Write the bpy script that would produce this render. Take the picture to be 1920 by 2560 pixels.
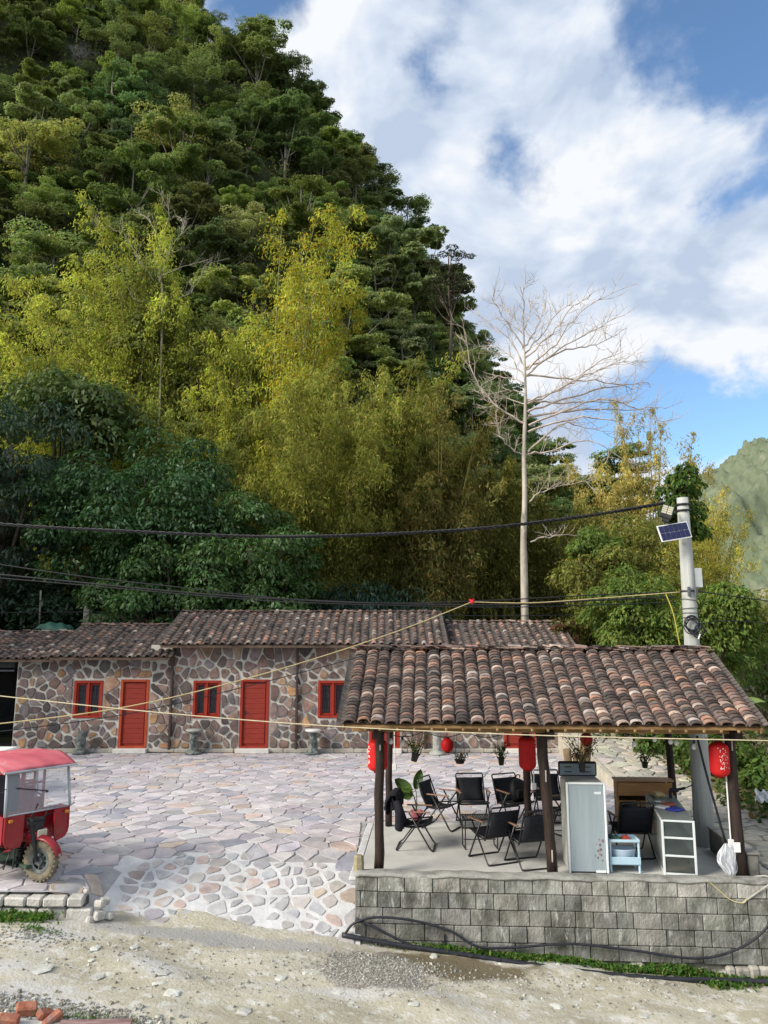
import bpy, math, random
import numpy as np
from mathutils import Vector, Matrix, Euler

R = math.radians
sc = bpy.context.scene
for o in list(bpy.data.objects):
    bpy.data.objects.remove(o)

# ---------------------------------------------------------------- camera
F, PITCH, CAM_H = 1900.0, R(9.6), 3.25          # focal length in photo pixels (1920 x 2560)
cam_data = bpy.data.cameras.new('camera')
cam_data.sensor_fit = 'VERTICAL'
cam_data.sensor_height = 24.0
cam_data.lens = F / 2560 * 24.0
cam_data.clip_start, cam_data.clip_end = 0.1, 3000
cam = bpy.data.objects.new('camera', cam_data)
cam.location = (0, 0, CAM_H)
cam.rotation_euler = (R(90) + PITCH, 0, 0)
sc.collection.objects.link(cam)
sc.camera = cam

# ---------------------------------------------------------------- sun, sky, exposure
SUN = Vector((-0.77, -0.38, 0.52)).normalized()
sun_data = bpy.data.lights.new('sun', 'SUN')
sun_data.energy = 3.4
sun_data.angle = R(26)
sun_data.color = (1.0, 0.93, 0.81)
sun = bpy.data.objects.new('sun', sun_data)
sun.rotation_euler = SUN.to_track_quat('Z', 'Y').to_euler()
sun.location = (-30, -20, 60)
sc.collection.objects.link(sun)
sc.view_settings.view_transform = 'Standard'
sc.view_settings.look = 'None'
sc.view_settings.gamma = 1.0
sc.view_settings.use_curve_mapping = False
sc.view_settings.exposure = 0.70
sc.cycles.use_denoising = True
sc.cycles.max_bounces = 5
sc.cycles.diffuse_bounces = 2
sc.cycles.glossy_bounces = 2
sc.cycles.transmission_bounces = 3
sc.cycles.transparent_max_bounces = 8
sc.cycles.caustics_reflective = False
sc.cycles.caustics_refractive = False

def ray(x, y):
    u, v = (x - 960) / F, (1280 - y) / F
    return (u, math.cos(PITCH) - v * math.sin(PITCH), math.sin(PITCH) + v * math.cos(PITCH))
def at(x, y, Y):                                  # world point seen at a photo pixel, Y metres away
    d = ray(x, y); t = Y / d[1]
    return Vector((d[0] * t, Y, CAM_H + d[2] * t))
def on(x, y, z=0.0):                              # world point seen at a photo pixel, at height z
    d = ray(x, y); t = (z - CAM_H) / d[2]
    return Vector((d[0] * t, d[1] * t, z))

def build_world():
    w = bpy.data.worlds.new('World'); sc.world = w; w.use_nodes = True
    nt = w.node_tree; nt.nodes.clear(); N = nt.nodes.new; L = nt.links.new
    out = N('ShaderNodeOutputWorld'); bg = N('ShaderNodeBackground'); bg.inputs['Strength'].default_value = 0.12
    sky = N('ShaderNodeTexSky'); sky.sky_type = 'NISHITA'; sky.sun_disc = False
    sky.sun_elevation = math.asin(SUN.z); sky.sun_rotation = math.atan2(SUN.x, SUN.y) % (2 * math.pi)
    sky.altitude = 300; sky.air_density = 1.0; sky.dust_density = 0.6; sky.ozone_density = 1.5
    tc = N('ShaderNodeTexCoord')
    def math_(op, a, b=None, clamp=False):
        m = N('ShaderNodeMath'); m.operation = op; m.use_clamp = clamp
        for i, s in enumerate((a, b)):
            if s is None: continue
            if hasattr(s, 'is_output'): L(s, m.inputs[i])
            else: m.inputs[i].default_value = s
        return m.outputs[0]
    def noise(vec, scale, detail, rough, dist=0.0):
        n = N('ShaderNodeTexNoise'); L(vec, n.inputs['Vector'])
        n.inputs['Scale'].default_value = scale; n.inputs['Detail'].default_value = detail
        n.inputs['Roughness'].default_value = rough; n.inputs['Distortion'].default_value = dist
        return n.outputs['Fac']
    def mapping(vec, loc, scale):
        m = N('ShaderNodeMapping'); L(vec, m.inputs['Vector'])
        m.inputs['Location'].default_value = loc; m.inputs['Scale'].default_value = scale
        return m.outputs['Vector']
    d = tc.outputs['Generated']
    v0 = mapping(d, (1.7, 0.35, 4.2), (1.0, 1.0, 1.55))
    v1 = mapping(d, (1.7 + SUN.x * .05, 0.35, 4.2 + .075), (1.0, 1.0, 1.55))
    n0 = noise(v0, 4.4, 9, 0.55, 0.3)
    n1 = noise(v1, 4.4, 4, 0.52, 0.3)
    big = noise(v0, 1.3, 3, 0.5)
    # gaps of blue between the clouds, a spread of soft directions
    s = math_('ADD', n0, math_('MULTIPLY', math_('SUBTRACT', big, 0.5), 0.5))
    wn = N('ShaderNodeTexNoise'); L(d, wn.inputs['Vector']); wn.inputs['Scale'].default_value = 7.0; wn.inputs['Detail'].default_value = 6; wn.inputs['Roughness'].default_value = .6
    wv = N('ShaderNodeVectorMath'); wv.operation = 'MULTIPLY_ADD'; L(wn.outputs['Color'], wv.inputs[0]); wv.inputs[1].default_value = (.20, .20, .20); wv.inputs[2].default_value = (-.10, -.10, -.10)
    wa = N('ShaderNodeVectorMath'); wa.operation = 'ADD'; L(d, wa.inputs[0]); L(wv.outputs[0], wa.inputs[1])
    for (px, py, wid, amt) in HOLES:
        dv = Vector(ray(px, py)).normalized()
        dp = N('ShaderNodeVectorMath'); dp.operation = 'DISTANCE'; L(wa.outputs[0], dp.inputs[0]); dp.inputs[1].default_value = dv
        f = math_('SUBTRACT', 1.0, math_('DIVIDE', dp.outputs['Value'], wid), True)
        s = math_('SUBTRACT', s, math_('MULTIPLY', math_('POWER', f, 1.3), amt))
    cover = N('ShaderNodeMapRange'); cover.interpolation_type = 'SMOOTHSTEP'; L(s, cover.inputs['Value'])
    cover.inputs['From Min'].default_value = 0.20; cover.inputs['From Max'].default_value = 0.48
    # light on the clouds: the side towards the sun is whiter
    lit = math_('ADD', math_('MULTIPLY', math_('SUBTRACT', n0, n1), 5.2), 0.48)
    lit = math_('ADD', lit, math_('MULTIPLY', math_('SUBTRACT', 0.60, big), 0.9), True)
    ramp = N('ShaderNodeValToRGB'); L(lit, ramp.inputs['Fac'])
    e = ramp.color_ramp.elements
    e[0].position = 0.05; e[0].color = (2.75, 3.25, 4.1, 1)
    e[1].position = 0.95; e[1].color = (4.85, 4.97, 5.15, 1)
    m = e.new(0.5); m.color = (3.65, 4.08, 4.75, 1)
    bl = N('ShaderNodeMixRGB'); bl.blend_type = 'MULTIPLY'; bl.inputs['Fac'].default_value = 1
    L(sky.outputs[0], bl.inputs['Color1']); bl.inputs['Color2'].default_value = SKY_TINT
    mix = N('ShaderNodeMixRGB'); L(cover.outputs[0], mix.inputs['Fac'])
    L(bl.outputs[0], mix.inputs['Color1']); L(ramp.outputs[0], mix.inputs['Color2'])
    L(mix.outputs[0], bg.inputs['Color']); L(bg.outputs[0], out.inputs['Surface'])
SKY_TINT = (0.88, 1.03, 1.12, 1)
HOLES = [(1830, 60, .18, .36), (1640, 110, .10, .18), (1330, 430, .10, .25), (1240, 500, .08, .22), (1740, 490, .095, .38), (1880, 440, .06, .2), (1050, 170, .05, .22), (1480, 330, .05, .15),
         (1890, 1040, .15, .55), (1720, 1030, .13, .45), (1540, 1000, .12, .40), (1400, 950, .08, .28), (640, 40, .08, .3), (1150, 60, .06, .15),
         (1700, 310, .11, -.22), (1450, 180, .20, -.18), (1550, 700, .26, -.20), (1850, 640, .16, -.2), (1850, 1150, .05, -.2)]
build_world()

# ---------------------------------------------------------------- materials
MATS = {}
def mat(name, c1, c2=None, scale=6.0, rough=0.85, bump=0.25, bscale=None, detail=8.0, tint=None, spec=0.3, metal=0.0,
        c3=None, scale3=1.0, lo3=0.5, hi3=0.62, stretch=(1, 1, 1), lo=0.35, hi=0.65, alpha=1.0, trans=0.0, coat=0.0,
        c4=None, scale4=4.0, lo4=.58, hi4=.7, stretch4=(1, 1, .25)):
    """noise-mixed colour; tint = 'obj' multiplies/uses object colour, c3 a second patchy layer of stains"""
    if name in MATS: return MATS[name]
    m = bpy.data.materials.new(name); m.use_nodes = True
    nt = m.node_tree; N = nt.nodes.new; L = nt.links.new
    b = nt.nodes['Principled BSDF']
    g = N('ShaderNodeNewGeometry'); mp = N('ShaderNodeMapping'); L(g.outputs['Position'], mp.inputs['Vector'])
    mp.inputs['Scale'].default_value = stretch
    n = N('ShaderNodeTexNoise'); L(mp.outputs[0], n.inputs['Vector'])
    n.inputs['Scale'].default_value = scale; n.inputs['Detail'].default_value = detail; n.inputs['Roughness'].default_value = 0.62
    r = N('ShaderNodeMapRange'); L(n.outputs['Fac'], r.inputs['Value'])
    r.inputs['From Min'].default_value = lo; r.inputs['From Max'].default_value = hi
    mx = N('ShaderNodeMixRGB'); L(r.outputs[0], mx.inputs['Fac'])
    mx.inputs['Color1'].default_value = (*c1, 1); mx.inputs['Color2'].default_value = (*(c2 or c1), 1)
    col = mx.outputs[0]
    if tint == 'obj':
        oi = N('ShaderNodeObjectInfo'); a = N('ShaderNodeAttribute'); a.attribute_name = 'Col'
        ad = N('ShaderNodeMixRGB'); ad.blend_type = 'ADD'; ad.inputs['Fac'].default_value = 1
        L(oi.outputs['Color'], ad.inputs['Color1']); L(a.outputs['Color'], ad.inputs['Color2'])
        ml = N('ShaderNodeMixRGB'); ml.blend_type = 'MULTIPLY'; ml.inputs['Fac'].default_value = 1
        L(col, ml.inputs['Color1']); L(ad.outputs[0], ml.inputs['Color2']); col = ml.outputs[0]
    if c3:
        n3 = N('ShaderNodeTexNoise'); L(mp.outputs[0], n3.inputs['Vector'])
        n3.inputs['Scale'].default_value = scale3; n3.inputs['Detail'].default_value = 7; n3.inputs['Roughness'].default_value = 0.65
        r3 = N('ShaderNodeMapRange'); L(n3.outputs['Fac'], r3.inputs['Value'])
        r3.inputs['From Min'].default_value = lo3; r3.inputs['From Max'].default_value = hi3
        m3 = N('ShaderNodeMixRGB'); L(r3.outputs[0], m3.inputs['Fac']); L(col, m3.inputs['Color1'])
        m3.inputs['Color2'].default_value = (*c3, 1); col = m3.outputs[0]
    if c4:
        mp4 = N('ShaderNodeMapping'); L(g.outputs['Position'], mp4.inputs['Vector']); mp4.inputs['Scale'].default_value = stretch4
        n4 = N('ShaderNodeTexNoise'); L(mp4.outputs[0], n4.inputs['Vector'])
        n4.inputs['Scale'].default_value = scale4; n4.inputs['Detail'].default_value = 8; n4.inputs['Roughness'].default_value = 0.7
        r4 = N('ShaderNodeMapRange'); L(n4.outputs['Fac'], r4.inputs['Value'])
        r4.inputs['From Min'].default_value = lo4; r4.inputs['From Max'].default_value = hi4
        m4 = N('ShaderNodeMixRGB'); L(r4.outputs[0], m4.inputs['Fac']); L(col, m4.inputs['Color1'])
        m4.inputs['Color2'].default_value = (*c4, 1); col = m4.outputs[0]
    L(col, b.inputs['Base Color'])
    b.inputs['Roughness'].default_value = rough; b.inputs['Metallic'].default_value = metal
    b.inputs['Specular IOR Level'].default_value = spec; b.inputs['Alpha'].default_value = alpha
    b.inputs['Transmission Weight'].default_value = trans; b.inputs['Coat Weight'].default_value = coat
    if bump:
        n2 = N('ShaderNodeTexNoise'); L(mp.outputs[0], n2.inputs['Vector'])
        n2.inputs['Scale'].default_value = bscale or scale * 2.5; n2.inputs['Detail'].default_value = 6; n2.inputs['Roughness'].default_value = 0.6
        bp = N('ShaderNodeBump'); bp.inputs['Strength'].default_value = bump; bp.inputs['Distance'].default_value = 0.02
        L(n2.outputs['Fac'], bp.inputs['Height']); L(bp.outputs[0], b.inputs['Normal'])
    MATS[name] = m
    return m

def leaf_mat(name, gloss=0.0, trans=0.35):
    """leaf colour = colour stored per leaf x object colour, with light passing through"""
    if name in MATS: return MATS[name]
    m = bpy.data.materials.new(name); m.use_nodes = True
    nt = m.node_tree; nt.nodes.clear(); N = nt.nodes.new; L = nt.links.new
    out = N('ShaderNodeOutputMaterial'); b = N('ShaderNodeBsdfDiffuse')
    a = N('ShaderNodeAttribute'); a.attribute_name = 'Col'; oi = N('ShaderNodeObjectInfo')
    ml = N('ShaderNodeMixRGB'); ml.blend_type = 'MULTIPLY'; ml.inputs['Fac'].default_value = 1
    L(a.outputs['Color'], ml.inputs['Color1']); L(oi.outputs['Color'], ml.inputs['Color2'])
    L(ml.outputs[0], b.inputs['Color'])
    t = N('ShaderNodeBsdfTranslucent')
    br = N('ShaderNodeMixRGB'); br.blend_type = 'MULTIPLY'; br.inputs['Fac'].default_value = 1
    L(ml.outputs[0], br.inputs['Color1']); br.inputs['Color2'].default_value = (1.2, 1.35, 0.75, 1)
    L(br.outputs[0], t.inputs['Color'])
    ms = N('ShaderNodeMixShader'); ms.inputs['Fac'].default_value = trans
    L(b.outputs[0], ms.inputs[1]); L(t.outputs[0], ms.inputs[2]); res = ms.outputs[0]
    if gloss:
        gl = N('ShaderNodeBsdfGlossy'); gl.inputs['Roughness'].default_value = 0.42; gl.inputs['Color'].default_value = (.9, .95, 1, 1)
        m2 = N('ShaderNodeMixShader'); m2.inputs['Fac'].default_value = gloss; L(res, m2.inputs[1]); L(gl.outputs[0], m2.inputs[2]); res = m2.outputs[0]
    L(res, out.inputs['Surface'])
    MATS[name] = m
    return m

def glass_mat(name, tint=(0.9, 0.95, 0.95), alpha=0.25, rough=0.05):
    if name in MATS: return MATS[name]
    m = bpy.data.materials.new(name); m.use_nodes = True
    nt = m.node_tree; N = nt.nodes.new; L = nt.links.new
    out = nt.nodes['Material Output']; b = nt.nodes['Principled BSDF']
    b.inputs['Base Color'].default_value = (*tint, 1); b.inputs['Roughness'].default_value = rough
    b.inputs['Specular IOR Level'].default_value = 0.5
    tr = N('ShaderNodeBsdfTransparent'); tr.inputs['Color'].default_value = (*[min(1, .9 + .1 * t) for t in tint], 1)
    fr = N('ShaderNodeFresnel'); fr.inputs['IOR'].default_value = 1.45
    ad = N('ShaderNodeMath'); ad.operation = 'ADD'; ad.use_clamp = True
    L(fr.outputs[0], ad.inputs[0]); ad.inputs[1].default_value = alpha
    ms = N('ShaderNodeMixShader'); L(ad.outputs[0], ms.inputs['Fac']); L(tr.outputs[0], ms.inputs[1]); L(b.outputs[0], ms.inputs[2])
    L(ms.outputs[0], out.inputs['Surface'])
    MATS[name] = m
    return m

# ---------------------------------------------------------------- mesh kit
COL = sc.collection
def tag(o, label=None, cat=None, group=None, kind=None):
    if label: o['label'] = label
    if cat: o['category'] = cat
    if group: o['group'] = group
    if kind: o['kind'] = kind
    return o
def empty(name, loc=(0, 0, 0), rz=0.0, label=None, cat=None, group=None):
    o = bpy.data.objects.new(name, None); COL.objects.link(o)
    o.empty_display_size = 0.1
    o.location = loc; o.rotation_euler = (0, 0, rz)
    return tag(o, label, cat, group)
def link(name, me, parent=None, color=None, loc=None):
    o = bpy.data.objects.new(name, me); COL.objects.link(o)
    if parent: o.parent = parent
    if color is not None: o.color = (*color[:3], 1)
    if loc is not None: o.location = loc
    return o
def copy_tree(o, parent=None):
    c = o.copy(); COL.objects.link(c); c.parent = parent
    for ch in list(o.children): copy_tree(ch, c)
    return c

def np_mesh(name, V, Q, material, smooth=False, col=None):
    """fast mesh from vertex array and an (M,k) face array"""
    V = np.asarray(V, np.float32); Q = np.asarray(Q, np.int32); k = Q.shape[1]
    me = bpy.data.meshes.new(name)
    me.vertices.add(len(V)); me.vertices.foreach_set('co', V.ravel())
    me.loops.add(Q.size); me.loops.foreach_set('vertex_index', Q.ravel())
    me.polygons.add(len(Q))
    me.polygons.foreach_set('loop_start', np.arange(0, Q.size, k, dtype=np.int32))
    if smooth: me.polygons.foreach_set('use_smooth', np.ones(len(Q), bool))
    me.update(calc_edges=True)
    if col is not None:
        at_ = me.color_attributes.new('Col', 'FLOAT_COLOR', 'POINT')
        c4 = np.ones((len(V), 4), np.float32); c4[:, :3] = col
        at_.data.foreach_set('color', c4.ravel())
    me.materials.append(material)
    return me

class MB:
    """collects shapes, builds ONE mesh object"""
    def __init__(s): s.v = []; s.f = []; s.c = None
    def add(s, V, Fc, M=None):
        n = len(s.v)
        for p in V:
            p = Vector(p)
            if M is not None: p = M @ p
            s.v.append((p.x, p.y, p.z))
        s.f += [tuple(i + n for i in q) for q in Fc]
        return s
    def box(s, c, d, ch=0.0, M=None, rz=0.0):
        hx, hy, hz = d[0] / 2, d[1] / 2, d[2] / 2
        T = Matrix.Translation(Vector(c)) @ Matrix.Rotation(rz, 4, 'Z')
        if M is not None: T = M @ T
        if ch <= 0:
            V = [(x, y, z) for x in (-hx, hx) for y in (-hy, hy) for z in (-hz, hz)]
            return s.add(V, [(0, 1, 3, 2), (4, 6, 7, 5), (0, 4, 5, 1), (2, 3, 7, 6), (0, 2, 6, 4), (1, 5, 7, 3)], T)
        ch = min(ch, hx * .95, hy * .95, hz * .95)
        V = []; idx = {}
        for sx in (-1, 1):
            for sy in (-1, 1):
                for sz in (-1, 1):
                    for ax in range(3):
                        p = [sx * (hx - (ax != 0) * ch), sy * (hy - (ax != 1) * ch), sz * (hz - (ax != 2) * ch)]
                        idx[(sx, sy, sz, ax)] = len(V); V.append(p)
        Fs = []
        for ax in range(3):
            o1, o2 = [(1, 2), (0, 2), (0, 1)][ax]
            for sg in (-1, 1):
                q = []
                for (a, b_) in ((-1, -1), (1, -1), (1, 1), (-1, 1)):
                    k = [0, 0, 0]; k[ax] = sg; k[o1] = a; k[o2] = b_
                    q.append(idx[(*k, ax)])
                flip = (sg < 0) ^ (ax == 1)
                Fs.append(tuple(reversed(q)) if flip else tuple(q))
        for ax in range(3):
            o1, o2 = [(1, 2), (0, 2), (0, 1)][ax]
            for a in (-1, 1):
                for b_ in (-1, 1):
                    def key(t):
                        k = [0, 0, 0]; k[ax] = t; k[o1] = a; k[o2] = b_; return tuple(k)
                    Fs.append((idx[(*key(-1), o1)], idx[(*key(1), o1)], idx[(*key(1), o2)], idx[(*key(-1), o2)]))
        for sx in (-1, 1):
            for sy in (-1, 1):
                for sz in (-1, 1):
                    Fs.append(tuple(idx[(sx, sy, sz, a)] for a in range(3)))
        return s.add(V, Fs, T)
    def tube(s, pts, r, n=6, M=None, cap=True):
        pts = [Vector(p) for p in pts]
        rr = r if isinstance(r, (list, tuple, np.ndarray)) else [r] * len(pts)
        V = []; up = None
        for i, p in enumerate(pts):
            t = (pts[min(i + 1, len(pts) - 1)] - pts[max(i - 1, 0)])
            t = t.normalized() if t.length > 1e-9 else Vector((0, 0, 1))
            if up is None:
                up = Vector((0, 0, 1)) if abs(t.z) < 0.9 else Vector((1, 0, 0))
            a = t.cross(up)
            a = a.normalized() if a.length > 1e-6 else t.orthogonal().normalized()
            b = a.cross(t).normalized(); up = b
            for k in range(n):
                w = 2 * math.pi * k / n
                V.append(p + (a * math.cos(w) + b * math.sin(w)) * rr[i])
        Fs = [(i * n + k, i * n + (k + 1) % n, (i + 1) * n + (k + 1) % n, (i + 1) * n + k) for i in range(len(pts) - 1) for k in range(n)]
        if cap:
            Fs.append(tuple(reversed(range(n)))); Fs.append(tuple(range((len(pts) - 1) * n, len(pts) * n)))
        return s.add(V, Fs, M)
    def lathe(s, prof, n=16, M=None, closed=True):
        V = []; 
        for (r, z) in prof:
            for k in range(n):
                w = 2 * math.pi * k / n; V.append((r * math.cos(w), r * math.sin(w), z))
        Fs = [(i * n + k, i * n + (k + 1) % n, (i + 1) * n + (k + 1) % n, (i + 1) * n + k) for i in range(len(prof) - 1) for k in range(n)]
        if closed:
            Fs.append(tuple(reversed(range(n)))); Fs.append(tuple(range((len(prof) - 1) * n, len(prof) * n)))
        return s.add(V, Fs, M)
    def prism(s, poly, z0, z1, M=None):
        n = len(poly)
        V = [(x, y, z0) for x, y in poly] + [(x, y, z1) for x, y in poly]
        Fs = [tuple(reversed(range(n))), tuple(range(n, 2 * n))] + [(i, (i + 1) % n, n + (i + 1) % n, n + i) for i in range(n)]
        return s.add(V, Fs, M)
    def grid(s, f, nu, nv, M=None, thick=0.0):
        """surface f(u,v) with u,v in 0..1"""
        V = [f(i / nu, j / nv) for j in range(nv + 1) for i in range(nu + 1)]
        Fs = [(j * (nu + 1) + i, j * (nu + 1) + i + 1, (j + 1) * (nu + 1) + i + 1, (j + 1) * (nu + 1) + i) for j in range(nv) for i in range(nu)]
        return s.add(V, Fs, M)
    def mesh(s, name, m, smooth=False):
        me = bpy.data.meshes.new(name); me.from_pydata(s.v, [], s.f); me.update()
        if smooth:
            me.polygons.foreach_set('use_smooth', [True] * len(me.polygons))
        me.materials.append(m)
        if s.c is not None:
            a = me.color_attributes.new('Col', 'FLOAT_COLOR', 'POINT')
            c4 = np.ones((len(s.v), 4), np.float32); c4[:, :3] = np.asarray(s.c, np.float32)
            a.data.foreach_set('color', c4.ravel())
        return me
    def build(s, name, m, parent=None, smooth=False, color=None, loc=None, solid=0.0):
        o = link(name, s.mesh(name, m, smooth), parent, color, loc)
        if solid:
            md = o.modifiers.new('thickness', 'SOLIDIFY'); md.thickness = solid; md.offset = 0
        return o
def Tm(loc=(0, 0, 0), rx=0.0, ry=0.0, rz=0.0):
    return Matrix.Translation(Vector(loc)) @ Euler((rx, ry, rz)).to_matrix().to_4x4()
def sag(p0, p1, drop, n=24):
    p0, p1 = Vector(p0), Vector(p1)
    return [p0.lerp(p1, t / n) - Vector((0, 0, drop * 4 * (t / n) * (1 - t / n))) for t in range(n + 1)]
def smoothpts(pts, n=6):
    """Catmull-Rom through the points"""
    P = [Vector(p) for p in pts]; out = []
    for i in range(len(P) - 1):
        a, b, c, d = P[max(i - 1, 0)], P[i], P[i + 1], P[min(i + 2, len(P) - 1)]
        for k in range(n):
            t = k / n
            out.append(0.5 * ((2 * b) + (c - a) * t + (2 * a - 5 * b + 4 * c - d) * t * t + (3 * b - a - 3 * c + d) * t ** 3))
    return out + [P[-1]]
def sstep(t):
    t = min(1, max(0, t)); return t * t * (3 - 2 * t)

# ---------------------------------------------------------------- irregular stones (cells between seeds)
def clip_poly(poly, n, c):
    """keep the side with n.p <= c"""
    out = []
    for i in range(len(poly)):
        a, b = poly[i], poly[(i + 1) % len(poly)]
        da, db = n[0] * a[0] + n[1] * a[1] - c, n[0] * b[0] + n[1] * b[1] - c
        if da <= 0: out.append(a)
        if (da < 0 < db) or (db < 0 < da):
            t = da / (da - db); out.append((a[0] + (b[0] - a[0]) * t, a[1] + (b[1] - a[1]) * t))
    return out
def area(p):
    return 0.5 * sum(p[i][0] * p[(i + 1) % len(p)][1] - p[(i + 1) % len(p)][0] * p[i][1] for i in range(len(p)))
def cells(pts, bounds, joint, rng, holes=(), cut=0.22, vary=0.5, extra=None):
    pts = [p for p in pts if not any(h[0] < p[0] < h[1] and h[2] < p[1] < h[3] for h in holes)]
    x0, x1, y0, y1 = bounds; P = np.array(pts); res = []
    for i, (x, y) in enumerate(pts):
        d = np.hypot(P[:, 0] - x, P[:, 1] - y); nb = np.argsort(d)[1:16]
        poly = [(x0, y0), (x1, y0), (x1, y1), (x0, y1)]
        j = joint * (1 + rng.uniform(-vary, vary))
        for k in nb:
            nx, ny = P[k, 0] - x, P[k, 1] - y; L = math.hypot(nx, ny)
            if L < 1e-6: continue
            nx, ny = nx / L, ny / L
            poly = clip_poly(poly, (nx, ny), nx * (x + P[k, 0]) / 2 + ny * (y + P[k, 1]) / 2 - j / 2)
            if len(poly) < 3: break
        for (a0, a1, b0, b1) in holes:
            if len(poly) < 3: break
            sides = [(a0 - x, (1, 0), a0), (x - a1, (-1, 0), -a1), (b0 - y, (0, 1), b0), (y - b1, (0, -1), -b1)]
            g, nn, cc = max(sides, key=lambda t: t[0])
            poly = clip_poly(poly, nn, cc) if g > 0 else []
        if extra is not None and len(poly) > 2: poly = extra(poly, x, y)
        if len(poly) < 3 or abs(area(poly)) < 0.004: continue
        q = []
        for k in range(len(poly)):                # corners knocked off
            a, b, c = poly[k - 1], poly[k], poly[(k + 1) % len(poly)]
            w = cut * rng.uniform(.5, 1.4)
            q.append((b[0] + (a[0] - b[0]) * w, b[1] + (a[1] - b[1]) * w))
            q.append((b[0] + (c[0] - b[0]) * w, b[1] + (c[1] - b[1]) * w))
        cx, cy = sum(p[0] for p in q) / len(q), sum(p[1] for p in q) / len(q)
        q = [(p[0] + rng.normal(0, .012) * (p[0] - cx) * 4, p[1] + rng.normal(0, .012) * (p[1] - cy) * 4) for p in q]
        if area(q) < 0: q.reverse()
        res.append(((cx, cy), q))
    return res
def jitter_pts(bounds, sx, sy, rng, j=0.36):
    x0, x1, y0, y1 = bounds; pts = []; r = 0; y = y0 + sy / 2
    while y < y1:
        x = x0 + sx * (0.25 + 0.5 * (r % 2))
        while x < x1:
            pts.append((x + rng.uniform(-j, j) * sx, y + rng.uniform(-j, j) * sy)); x += sx
        y += sy; r += 1
    return pts
def stone_geo(q, cx, cy, surf, top, bev, deep, rng, tilt=0.0, rise=0.0):
    """one stone: three rings and a slightly uneven top; surf(x,y) -> Vector, normal"""
    n = len(q); V = []; tx, ty = rng.normal(0, tilt), rng.normal(0, tilt)
    ext = max(math.hypot(p[0] - cx, p[1] - cy) for p in q); k = max(0.55, 1 - bev / max(ext, .05))
    for ring, (h, s) in enumerate(((-deep, 1.0), (top - bev * .6, 1.0), (top, k))):
        for p in q:
            x, y = cx + (p[0] - cx) * s, cy + (p[1] - cy) * s
            b, nm = surf(x, y)
            e = (tx * (x - cx) + ty * (y - cy)) if ring else 0
            V.append(b + nm * (h + e + (rise if ring else 0)))
    Fs = [(r * n + i, r * n + (i + 1) % n, (r + 1) * n + (i + 1) % n, (r + 1) * n + i) for r in range(2) for i in range(n)]
    Fs.append(tuple(range(2 * n, 3 * n)))
    return V, Fs
def lay_stones(stones, parent, m, surf, top, bev, deep, pal, seed, name='stone', limit=300, rank=None, tilt=0.0, stuff_name='stones', var=.12, hue=.025):
    rng = np.random.default_rng(seed)
    order = sorted(stones, key=rank) if rank else stones
    rest = MB(); rest.c = []
    for i, ((cx, cy), q) in enumerate(order):
        c = np.array(pal[rng.choice(len(pal), p=PALW.get(id(pal)))]) * rng.uniform(1 - var * 1.6, 1 + var * 1.3) * (1 + rng.normal(0, hue, 3))
        V, Fs = stone_geo(q, cx, cy, surf, top * rng.uniform(.75, 1.3), bev, deep, rng, tilt)
        if i < limit:
            mb = MB(); o3, _ = surf(cx, cy); mb.add([v - o3 for v in V], Fs)
            mb.build(name, m, parent, color=c, loc=o3)
        else:
            rest.add(V, Fs); rest.c += [c] * len(V)
    if rest.v:
        o = rest.build(stuff_name, m, parent, color=(0, 0, 0)); o['kind'] = 'stuff'
PALW = {}

# ================================================================ THE SETTING
def struct(o): o['kind'] = 'structure'; return o
def zroad(x):
    return float(np.interp(x, [-30, -9, -4.5, -1.8, 1.85, 5, 9, 30], [.3, -.1, -.32, -.60, -.97, -1.17, -1.35, -1.9]))
def hgt(x, y):                                     # courtyard level, falling to the road over the ramp
    if x > -0.3: return 0.0
    return (zroad(x) - .03) * sstep((13.15 - y) / 2.5) * sstep((x + 4.25) / 0.62)

m_soil = mat('soil', (.075, .065, .04), (.13, .11, .07), 1.2, bump=.5)
g = MB(); g.add([(-1500, -600, -3), (1500, -600, -3), (1500, 2500, -3), (-1500, 2500, -3)], [(0, 1, 2, 3)])
struct(g.build('ground', mat('meadow', (.06, .08, .03), (.12, .12, .06), .05)))

# hillside: a steep karst hill behind the house
PX = [-120, -90, -60, -38, -27, -19.5, -7.5, -.5, 4.6, 8.3, 11.5, 14.6, 18, 22, 28, 45, 120]
PZ = [120, 116, 102, 88, 78.5, 71, 58, 48.5, 39, 30, 22, 16, 9, 4, 2.5, 1.5, 1.0]
_rn = np.random.default_rng(5)
_ph = _rn.uniform(0, 6.28, (14, 2)); _fr = _rn.uniform(.05, .55, (14, 2))
def bump2(x, y):
    s = 0
    for i in range(14):
        s += math.sin(x * _fr[i, 0] + _ph[i, 0] + 1.3 * math.sin(y * _fr[i, 1] * .7)) * math.sin(y * _fr[i, 1] + _ph[i, 1]) / (1 + 6 * _fr[i, 0])
    return s
def hillz(x, y):
    base = 0.1 + max(0, y - 27) * .13 if y < 42 else 2.05
    t = (y - 40) / 42
    S = sstep(t) * .35 + min(1, max(0, t)) * .65
    P = float(np.interp(x, PX, PZ))
    z = base + P * S
    if t > .02:
        z += bump2(x, y) * 2.0 * min(1, t * 3) * min(1, P / 25)
        st = math.sin(z * .42 + bump2(x * .6, y * .6) * 1.5)           # ledges and cliffs
        z += st * 1.7 * min(1, P / 30)
    if t > 1.1: z -= (t - 1.1) * 16
    return z
hv = []; nx, ny = 150, 96
for j in range(ny + 1):
    y = 24.5 + 105 * (j / ny) ** 1.15
    for i in range(nx + 1):
        x = -95 + 175 * i / nx
        hv.append((x, y, hillz(x, y) if y > 25.5 else hillz(x, y) - .6))
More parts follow.
